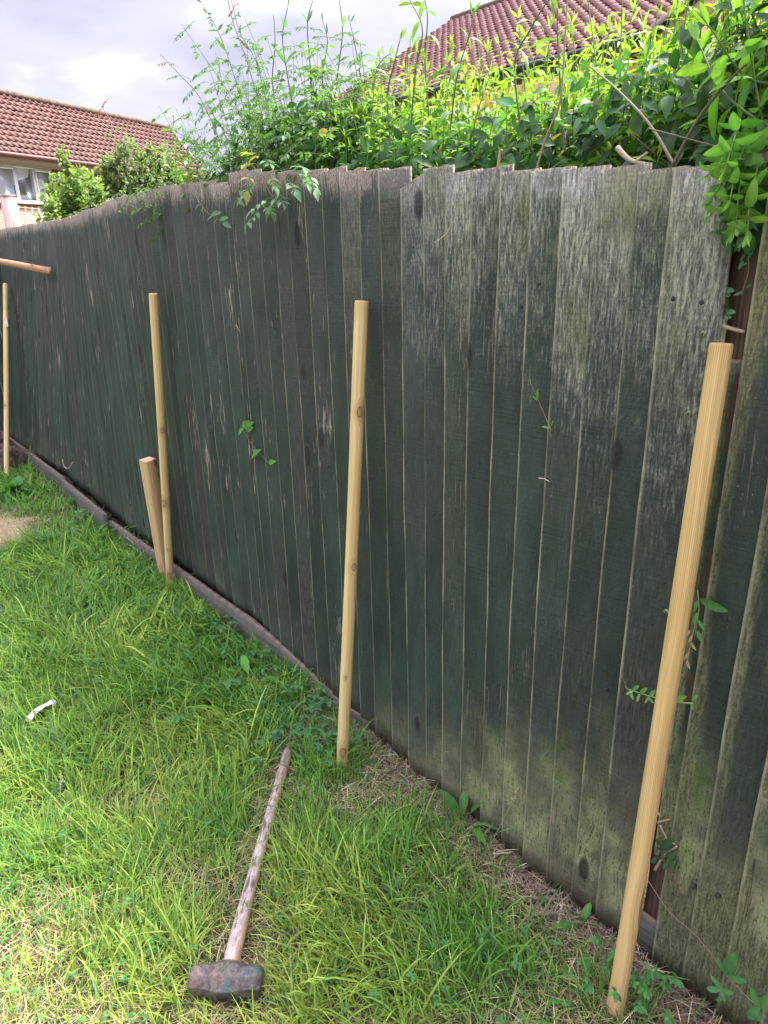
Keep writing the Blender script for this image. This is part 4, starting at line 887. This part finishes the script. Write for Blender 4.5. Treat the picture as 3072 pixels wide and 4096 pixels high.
# patches of creeping cinquefoil and bindweed: nobody could count the leaves
mb = MB()
def patch(cx, cy, sx, sy, n, L, col, zr=(.02, .09)):
    c = at(cx, cy, 0.); x = rng.normal(c[0], sx, n); y = rng.normal(c[1], sy, n); k = off_of(x, y) < -.04; x, y = x[k], y[k]; n = len(x)
    z = gh(x, y) + rng.uniform(*zr, n); B = np.stack([x, y, z], -1)
    for q in range(5):
        a = q * 2 * math.pi / 5 + rng.uniform(0, 6.28) + rng.normal(0, .1, n); d = np.stack([np.cos(a), np.sin(a), rng.uniform(-.1, .35, n)], -1)
        leaves(mb, B, d, np.array([0, 0, 1.]) + .25 * rng.standard_normal((n, 3)), L * rng.uniform(.7, 1.2, n), L * .5, jitcol(col, n, .15), 'oval', .5)
for a in [(930, 2640, .16, .18, 60, .028, (.085, .24, .07)), (1180, 2860, .14, .13, 60, .026, (.08, .22, .07)), (1330, 2930, .08, .07, 30, .022, (.075, .21, .07)), (560, 2230, .2, .25, 70, .035, (.10, .26, .07)),
          (1270, 3040, .05, .05, 18, .020, (.08, .22, .07)), (420, 2100, .25, .35, 60, .04, (.10, .26, .07)), (1450, 3400, .10, .07, 10, .016, (.08, .22, .06)), (500, 3500, .4, .2, 14, .014, (.11, .27, .07)), (980, 2480, .12, .15, 30, .03, (.09, .25, .08)),
          (700, 3300, .4, .4, 18, .014, (.11, .27, .07)), (2600, 4000, .1, .08, 30, .02, (.09, .25, .07)), (2050, 3900, .2, .1, 10, .016, (.10, .26, .07))]: patch(*a)
for cx_ in range(26): patch(rng.uniform(-100, 2000), rng.uniform(2500, 4050), .09, .08, 9, .013, (.10, .27, .07), (.015, .04))
props(mb.build('ground_cover', M_leaf), 'creeping five fingered leaves mixed into the lawn along the fence', 'ground cover', kind='stuff')
# grass stems with seed heads
def seedhead(bx, by, tx, ty, tz, hl, label):
    a = at(bx, by, 0.); a[2] = gh(a[0], a[1]); b_ = at(tx, ty, tz); P = spline([a, (a + b_) / 2 + [.005, .0, .012], b_], 8)
    def bld(mb, ms):
        tube_stem(ms, P, .0011, (.20, .30, .09), 5); n = 42; f = rng.uniform(0, 1, n); tn = unit(P[-1] - P[-4]); B = P[-1] + tn * (f * hl - hl * .5)[:, None]
        leaves(mb, B, tn + .38 * rng.standard_normal((n, 3)), rng.standard_normal((n, 3)), .009, .0028, jitcol((.48, .42, .33), n, .15), 'oval', .2)
        leaves(mb, P[6][None], tn[None] + .5 * rng.standard_normal((1, 3)), np.array([[0, 0, 1.]]), .09, .005, jitcol((.12, .28, .07), 1), 'lance', .8)
    return plant('seeding_grass', label, 'grass stem', bld)
seedhead(228, 3420, 243, 3125, .17, .05, 'pinkish grass seed head standing highest on the left lawn')
seedhead(240, 3760, 262, 3425, .20, .05, 'pale grass seed head on a tall stem below the pinkish one')
seedhead(395, 4120, 425, 3945, .16, .045, 'grass seed head near the bottom edge left of the hammer head')
seedhead(250, 3480, 272, 3285, .15, .03, 'short drooping grass seed head between the two taller ones on the left')
seedhead(1930, 3420, 2062, 3180, .20, .045, 'tall green grass spike leaning against the bleached boards')
seedhead(2140, 4110, 2240, 3660, .28, .05, 'long pale grass spike left of the nearest stake foot')

# brown heap and log in the far corner
m, t, b = mat('garden_heap'); P = t.coord(); n_ = t.noise(P, 9, 6, .7); t.put(b.inputs['Base Color'], t.mix(t.step(n_, .35, .65), (.035, .022, .018), (.17, .12, .10))); b.inputs['Roughness'].default_value = .95
t.put(b.inputs['Normal'], t.bump(t.noise(P, 40, 5), 1., .03))
hp = fw(-4.95, -.45, 0); th, ph = np.meshgrid(np.linspace(0, 2 * math.pi, 49)[:-1], np.linspace(0, math.pi / 2, 14)); rr = 1 + .10 * np.sin(th * 5 + ph * 3) + .07 * np.sin(th * 11 + 1) * np.cos(ph)
V = np.stack([.55 * rr * np.cos(th) * np.cos(ph), .42 * rr * np.sin(th) * np.cos(ph), .26 * rr * np.sin(ph) - .02 + .01 * np.sin(th * 9 + ph * 13)], -1).reshape(-1, 3)
i = np.arange(13)[:, None] * 48; j = np.arange(48)[None, :]; j2 = (j + 1) % 48
o = link('garden_heap', fmesh('garden_heap', V, np.stack([i + j, i + j2, i + 48 + j2, i + 48 + j], -1).reshape(-1, 4)), m, loc=hp, smooth=True)
props(o, 'low brown heap of garden waste in the far left corner', 'heap')

# ------------------------------------------------------------------ post and wire trellis behind the far fence
o = empty('garden_post', (*fw(-5.35, .75, 0)[:2], 0), FROT, 'pinkish wooden post standing behind the far left end of the fence', 'post')
pt = far(30, 787, 7.8); o.location = (pt[0], pt[1], 0); mb = MB(); mb.box((-.075, -.05, -.05), (.075, .05, pt[2])); mb.build('shaft', M_pinkpost, o)
mb = MB(); mb.box((-.08, -.055, pt[2] + .001), (.08, .055, pt[2] + .012)); mb.build('post_cap', M_pinkpost, o)
mb = MB()
def wl(x0, y0, x1, y1, d0=7.9, d1=7.0): mb.tube([far(x0, y0, d0), far(x1, y1, d1)], .004, 5, True)
for (y0, y1) in ((826, 853), (850, 874), (872, 894), (894, 915)): wl(58, y0, 300, y1)
for k_ in range(9):
    f = k_ / 8; x = 75 + 215 * f; dd2 = 7.9 - .9 * f; mb.tube([far(x, 822 + 26 * f, dd2), far(x, 930 + 16 * f, dd2)], .0028, 5, True)
o = mb.build('wire_trellis', simple('pale_wire', (.62, .56, .46), .5, .1)); props(o, 'pale wire trellis strung beside the pinkish post above the fence', 'trellis')

# ------------------------------------------------------------------ shrubs behind the fence
def shrub(px0, px1, cols, dist, label, col, young, L, seed, dens=1.):
    base = far((px0 + px1) / 2, 900, dist); root = empty('shrub', (base[0], base[1], 0), 0, label, 'shrub', None); mb, ms = MB(), MB()
    for (x, ytop, wpx) in cols:
        tip = far(x, ytop, dist + rng.normal(0, .12)); wr = .84 * wpx / 2840 * dist; b0 = np.array([tip[0], tip[1], .9])
        tube_stem(ms, spline([np.array([base[0], base[1], 0]), (b0 + [base[0], base[1], .5]) / 2, b0, tip], 5) if True else None, .014, (.12, .09, .05), 6)
        H = tip[2] - .9; nb = int(70 * dens)
        for q in range(nb):
            f = rng.random() ** .8; z = .95 + H * f; rad = wr * (1 - f ** 4 * .7) * rng.uniform(.5, 1.05); a = rng.uniform(0, 6.28)
            b_ = np.array([tip[0] + .3 * rad * math.cos(a), tip[1] + .3 * rad * math.sin(a), z - .05]); e_ = np.array([tip[0] + rad * math.cos(a), tip[1] + rad * math.sin(a), z + rng.uniform(.02, .12)])
            P = spline([b_, e_], 4); n = 15; ff = rng.uniform(.15, 1.05, n); B = b_ + (e_ - b_) * ff[:, None] + rng.normal(0, .012, (n, 3))
            c = jitcol(col, n, .22) * (1 - ff[:, None] * .5) + jitcol(young, n, .15) * ff[:, None] * .5
            leaves(mb, B, rng.normal(0, .7, (n, 3)) + unit(e_ - b_), rng.normal(0, .5, (n, 3)) + [0, 0, .8], L * rng.uniform(.7, 1.2, n), L * .62, c, 'oval', .6)
    loc = np.array([base[0], base[1], 0])
    mb.V = [v - loc for v in mb.V]; ms.V = [v - loc for v in ms.V]; mb.build('foliage', M_leaf, root); ms.build('stem', M_stem, root)
shrub(190, 420, [(270, 680, 70), (235, 770, 110), (330, 750, 90), (205, 850, 90), (365, 735, 60), (300, 780, 150), (385, 790, 110), (250, 830, 120), (340, 840, 140)], 7.0, 'light green small leaved shrub below the far window', (.12, .21, .065), (.32, .42, .13), .040, 1, 1.3)
shrub(400, 830, [(435, 655, 70), (495, 618, 80), (555, 630, 80), (615, 625, 70), (650, 640, 80), (420, 760, 90), (480, 740, 90), (540, 740, 90), (600, 760, 90), (690, 720, 90), (720, 770, 60)], 7.6, 'taller grey green shrub with several upright tops before the far roof', (.12, .175, .085), (.32, .38, .20), .042, 2, 1.3)

# ------------------------------------------------------------------ houses
def tile_mat(name, a, b_, c_):
    m, t, b = mat(name); P = t.coord(); n1 = t.noise(P, 2.2, 4); n2 = t.noise(P, 28, 5, .65); tid = t.attr('tid')
    col = t.mix(t.step(n2, .3, .7), a, b_); col = t.mix(t.mul(t.step(t.add(n1, t.mul(tid, .35)), .55, .85), .6), col, c_)
    k = t.step(tid, 0., 1., .82, 1.16); col = t.mix(1., col, t.vec(k, k, k), 'MULTIPLY')
    lich = t.step(t.noise(P, 60, 4, .7), .66, .72); col = t.mix(t.mul(lich, .5), col, (.36, .33, .30))
    t.put(b.inputs['Base Color'], col); b.inputs['Roughness'].default_value = .85; t.put(b.inputs['Normal'], t.bump(n2, .5, .006)); return m
M_tileL = tile_mat('far_roof_tiles', (.165, .075, .062), (.255, .13, .112), (.12, .068, .06)); M_tileR = tile_mat('near_roof_tiles', (.23, .10, .095), (.34, .18, .17), (.17, .09, .088))
def brick_mat(name, a, b_, mort):
    m, t, b = mat(name); P = t.coord(); x, y, z = t.xyz(P); br = t.n.new('ShaderNodeTexBrick'); t.put(br.inputs['Vector'], t.vec(t.add(x, y), z, 0.))
    br.inputs['Scale'].default_value = 1.; br.inputs['Brick Width'].default_value = .225; br.inputs['Row Height'].default_value = .075; br.inputs['Mortar Size'].default_value = .007
    t.put(br.inputs['Color1'], a); t.put(br.inputs['Color2'], b_); t.put(br.inputs['Mortar'], mort); n_ = t.noise(P, 20, 5)
    t.put(b.inputs['Base Color'], t.mix(t.mul(t.step(n_, .4, .7), .4), br.outputs[0], tuple(q * .7 for q in a))); b.inputs['Roughness'].default_value = .9
    t.put(b.inputs['Normal'], t.bump(t.add(t.mul(br.outputs['Fac'], -1.), t.mul(n_, .4)), .6, .006)); return m
M_brickL = brick_mat('pink_brick', (.31, .15, .105), (.38, .20, .145), (.33, .27, .23)); M_brickR = brick_mat('orange_brick', (.46, .24, .14), (.56, .33, .20), (.46, .40, .34))
M_gutL = simple('maroon_gutter', (.14, .05, .045), .5, .2); M_gutB = simple('black_gutter', (.022, .022, .026), .4, .2); M_fascia = simple('pale_fascia', (.33, .25, .235), .6, .1); M_brownf = simple('brown_fascia', (.11, .075, .08), .6, .15)
M_ridge = simple('lichened_ridge', (.11, .075, .055), .85, .4, 9, .01)
M_white = simple('white_frame', (.80, .80, .84), .4, .03); M_lead = simple('lead_flashing', (.42, .45, .50), .45, .25, 8, .01, .3)
m, t, b = mat('window_glass'); gl = t.n.new('ShaderNodeBsdfGlossy'); gl.inputs[0].default_value = (.85, .88, .95, 1); gl.inputs[1].default_value = .25; tp = t.n.new('ShaderNodeBsdfTransparent')
mx = t.n.new('ShaderNodeMixShader'); mx.inputs[0].default_value = .14; t.l.new(tp.outputs[0], mx.inputs[1]); t.l.new(gl.outputs[0], mx.inputs[2]); t.l.new(mx.outputs[0], t.n['Material Output'].inputs[0]); M_glass = m

M_skysheet = simple('sky_reflection_sheet', (.66, .72, .85), .8, .05, 3); M_dark = simple('dark_interior', (.035, .03, .04), .9, .3, 4)  # pale blue sheet has the panes' sky reflection put into its colour
def roof_surface(Lr, W, rise, col_w, gauge, M, parent, name='roof'):
    """local x along eave, y up the slope horizontally. rows of pantiles, each row lifted over the one below"""
    slope = math.hypot(W, rise); nr = int(round(slope / gauge)); ncol = int(round(Lr / col_w)); ca, sa = W / slope, rise / slope
    us = np.array([0, .10, .16, .22, .30, .38, .46, .52, .60, .80]); hh = np.array([.0, .004, .022, .040, .052, .052, .040, .022, .004, -.004]) * (col_w / .30)
    xs = (np.arange(ncol)[:, None] + us[None, :]).ravel() * (Lr / ncol); hs = np.tile(hh, ncol); xs = np.append(xs, Lr); hs = np.append(hs, 0.)
    mb = MB(); g = slope / nr; nX = len(xs)
    for r_ in range(nr):
        jx = rng.normal(0, .003, ncol); jz = rng.normal(0, .003, ncol); ci = np.minimum(np.arange(nX) // len(us), ncol - 1); rows = []
        for (d, lift) in ((0., .040), (g * 1.04, .006)):
            dd3 = r_ * g + d + (jx[ci] if d == 0 else 0); h = hs + lift + jz[ci]
            rows.append(np.stack([xs, dd3 * ca - h * sa, dd3 * sa + h * ca], -1))
        h = hs + .040 - .016; d0 = r_ * g + jx[ci] + .002; rows.insert(0, np.stack([xs, d0 * ca - (h + jz[ci]) * sa, d0 * sa + (h + jz[ci]) * ca], -1))
        tid = rng.random(ncol)[ci]; V = np.concatenate(rows); a = np.arange(nX - 1); F = np.concatenate([np.stack([a + k_ * nX, a + 1 + k_ * nX, a + 1 + (k_ + 1) * nX, a + (k_ + 1) * nX], -1) for k_ in (0, 1)])
        mb.add(V, F, tid=np.tile(tid, 3))
    o = mb.build(name, M, parent); return o, ca, sa, slope
def house(name, ex, ey, deg, ze, zr, hs, ln, mt, mbk, cw, gg, label, gut, fas, left_is_gable=True):
    """ex, ey: right hand eave corner; roof rises away to the left hand normal"""
    th = R(deg); root = empty(name, (ex, ey, 0), th, label, 'house'); W, rise = hs, zr - ze
    rf, ca, sa, sl = roof_surface(ln, W, rise, cw, gg, mt, root); rf.location = (-ln, 0, ze)
    mb = MB(); mb.add([[-ln, .10, ze - .03], [0, .10, ze - .03], [0, W, zr - .06], [-ln, W, zr - .06], [-ln, 2 * W, ze - .03], [0, 2 * W, ze - .03]], np.array([[0, 1, 2, 3], [3, 2, 5, 4]])); mb.build('roof_deck', M_dark, rf).location = (ln, 0, -ze)
    mb = MB(); P = spline([[0, W, zr - ze + .045], [ln, W, zr - ze + .045]], 40); mb.tube(P, .10 * (1 + .06 * (np.arange(40) % 2)), 10); mb.build('ridge_tiles', M_ridge, rf)
    for x0 in (.0, ln):       # verge
        mb = MB(); mb.tube([[x0, -.02, .0], [x0, W, rise + .0]], .055, 4); mb.build('verge', mbk if name == 'x' else M_fascia, rf)
    mb = MB(); mb.tube(spline([[-ln - .05, -.09, ze - .06], [.05, -.09, ze - .06]], 12), .062, 10); mb.build('gutter', gut, root)
    mb = MB(); mb.box((-ln, -.03, ze - .26), (0, .02, ze - .02)); mb.box((-ln, .021, ze - .28), (0, .25, ze - .24)); mb.build('fascia', fas, root)
    x0, x1, y0, y1 = -ln + .15, -.12, .25, 2 * W - .25
    return root, (x0, x1, y0, y1)
def wall_with_gables(root, b4, ze, zr, W, mbk, hole=None):
    x0, x1, y0, y1 = b4; mb = MB(); zt = ze - .24; k_ = .25 / W * (zr - ze)
    if hole:
        hx0, hx1, hz0, hz1 = hole
        for (a0, a1, c0, c1) in ((x0, hx0, -.3, zt), (hx1, x1, -.3, zt), (hx0, hx1, -.3, hz0), (hx0, hx1, hz1, zt)): mb.box((a0, y0, c0), (a1, y0 + .25, c1))
    else: mb.box((x0, y0, -.3), (x1, y0 + .25, zt))
    for xx in (x0, x1 - .25):
        V = [[xx, y0 + .251, -.3], [xx, y1, -.3], [xx, y1, ze + k_ - .1], [xx, W, zr - .1], [xx, y0 + .251, ze + k_ - .12]]; V2 = [[p_[0] + .25, p_[1], p_[2]] for p_ in V]
        mb.add(V + V2, [np.array([[0, 1, 2, 3, 4]])[:, ::-1], np.array([[5, 6, 7, 8, 9]]), np.array([[0, 1, 6, 5], [1, 2, 7, 6], [2, 3, 8, 7], [3, 4, 9, 8], [4, 0, 5, 9]])])
    mb.box((x0 + .251, y1 - .25, -.3), (x1 - .251, y1, ze - .1)); return mb.build('wall', mbk, root)
# far house on the left
ZE, ZR, WS = 4.26, 5.99, 1.47
hL, b4 = house('house', -6.38, 29.82, 67.36, ZE, ZR, WS, 14.7, M_tileL, M_brickL, .225, .205, 'far brick house with red pantile roof and white window at the left', M_gutL, M_fascia)
HX0, HX1, HZ0, HZ1 = -10.6, -7.43, 3.05, 3.99
wall_with_gables(hL, b4, ZE, ZR, WS, M_brickL, (HX0, HX1, HZ0, HZ1))
win = bpy.data.objects.new('window', None); COL.objects.link(win); win.parent = hL
yw = .30; mb = MB(); fr = .055
mb.box((HX0, yw - .03, HZ0), (HX1, yw + .04, HZ0 + fr)); mb.box((HX0, yw - .03, HZ1 - fr), (HX1, yw + .04, HZ1))
xs = [HX0, -9.62, -9.50, -8.78, -8.12, HX1]
for x in (HX0, -9.62, -8.78, -8.14, HX1 - fr): mb.box((x, yw - .031, HZ0 + fr), (x + fr, yw + .041, HZ1 - fr))
mb.build('window_frame', M_white, win)
for (a, c) in ((-9.55, -8.79), (-8.07, HX1 - fr)):
    mb = MB(); w = .05; z0, z1 = HZ0 + fr + .003, HZ1 - fr - .003
    mb.box((a, yw - .05, z0), (c, yw - .005, z0 + w)); mb.box((a, yw - .05, z1 - w), (c, yw - .005, z1)); mb.box((a, yw - .05, z0 + w), (a + w, yw - .005, z1 - w)); mb.box((c - w, yw - .05, z0 + w), (c, yw - .005, z1 - w)); mb.build('casement', M_white, win)
for (a, c) in ((HX0 + fr, -9.63), (-9.5, -8.84), (-8.72, -8.15), (-8.02, -7.54)):
    mb = MB(); mb.box((a, yw + .005, HZ0 + .06), (c, yw + .012, HZ1 - .06)); mb.build('pane', M_glass, win)
mb = MB(); mb.box((HX0 - .04, yw - .13, HZ0 - .045), (HX1 + .04, yw + .02, HZ0 - .002)); mb.build('window_sill', M_white, win)
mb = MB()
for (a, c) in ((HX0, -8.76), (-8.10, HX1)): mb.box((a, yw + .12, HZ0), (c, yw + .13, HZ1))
mb.add([[-8.76, yw + .12, HZ1], [-8.76, yw + .12, HZ0 + .42], [-8.60, yw + .12, HZ0 + .56], [-8.2, yw + .12, HZ0 + .68], [-8.1, yw + .12, HZ1]], np.array([[0, 1, 2, 3, 4]])); mb.build('reflection_sheet', M_skysheet, win)  # sheet cut on a slant to imitate a roof reflected in the middle pane
mb = MB(); mb.box((HX0 - .1, yw + .5, HZ0 - .1), (HX1 + .1, yw + .52, HZ1 + .1)); mb.build('room_shade', M_dark, win)  # dark sheet stands in for room shade and the reflected roof
# nearer house on the right
hR, b4 = house('house', 4.74, 14.30, -51.68, 5.0, 8.34, 5.985, 11.09, M_tileR, M_brickR, .25, .275, 'nearer house with bold rolled pink brown roof tiles behind the hedge', M_gutB, M_brownf)
wall_with_gables(hR, b4, 5.0, 8.34, 5.985, M_brickR)
# neighbour wing with the lead flashing beyond the gable
hW = empty('house', (6.9, 15.2, 0), R(-51.68), 'brick house wing with grey lead flashing beside the pink brown roof', 'house')
mb = MB(); mb.box((-.2, 1.6, -.3), (4.5, 6, 6.9)); mb.build('wall', M_brickR, hW)
mb = MB(); mb.add([[.45, 1.45, 5.55], [1.5, 1.45, 5.95], [1.5, 1.58, 6.5], [.45, 1.58, 6.9]], np.array([[0, 1, 2, 3]])); mb.build('flashing', M_lead, hW)
o, ca, sa, sl = roof_surface(4.5, 2.0, 1.0, .30, .30, M_tileR, hW); o.location = (-.2, 1.3 - 1.8, 4.7)
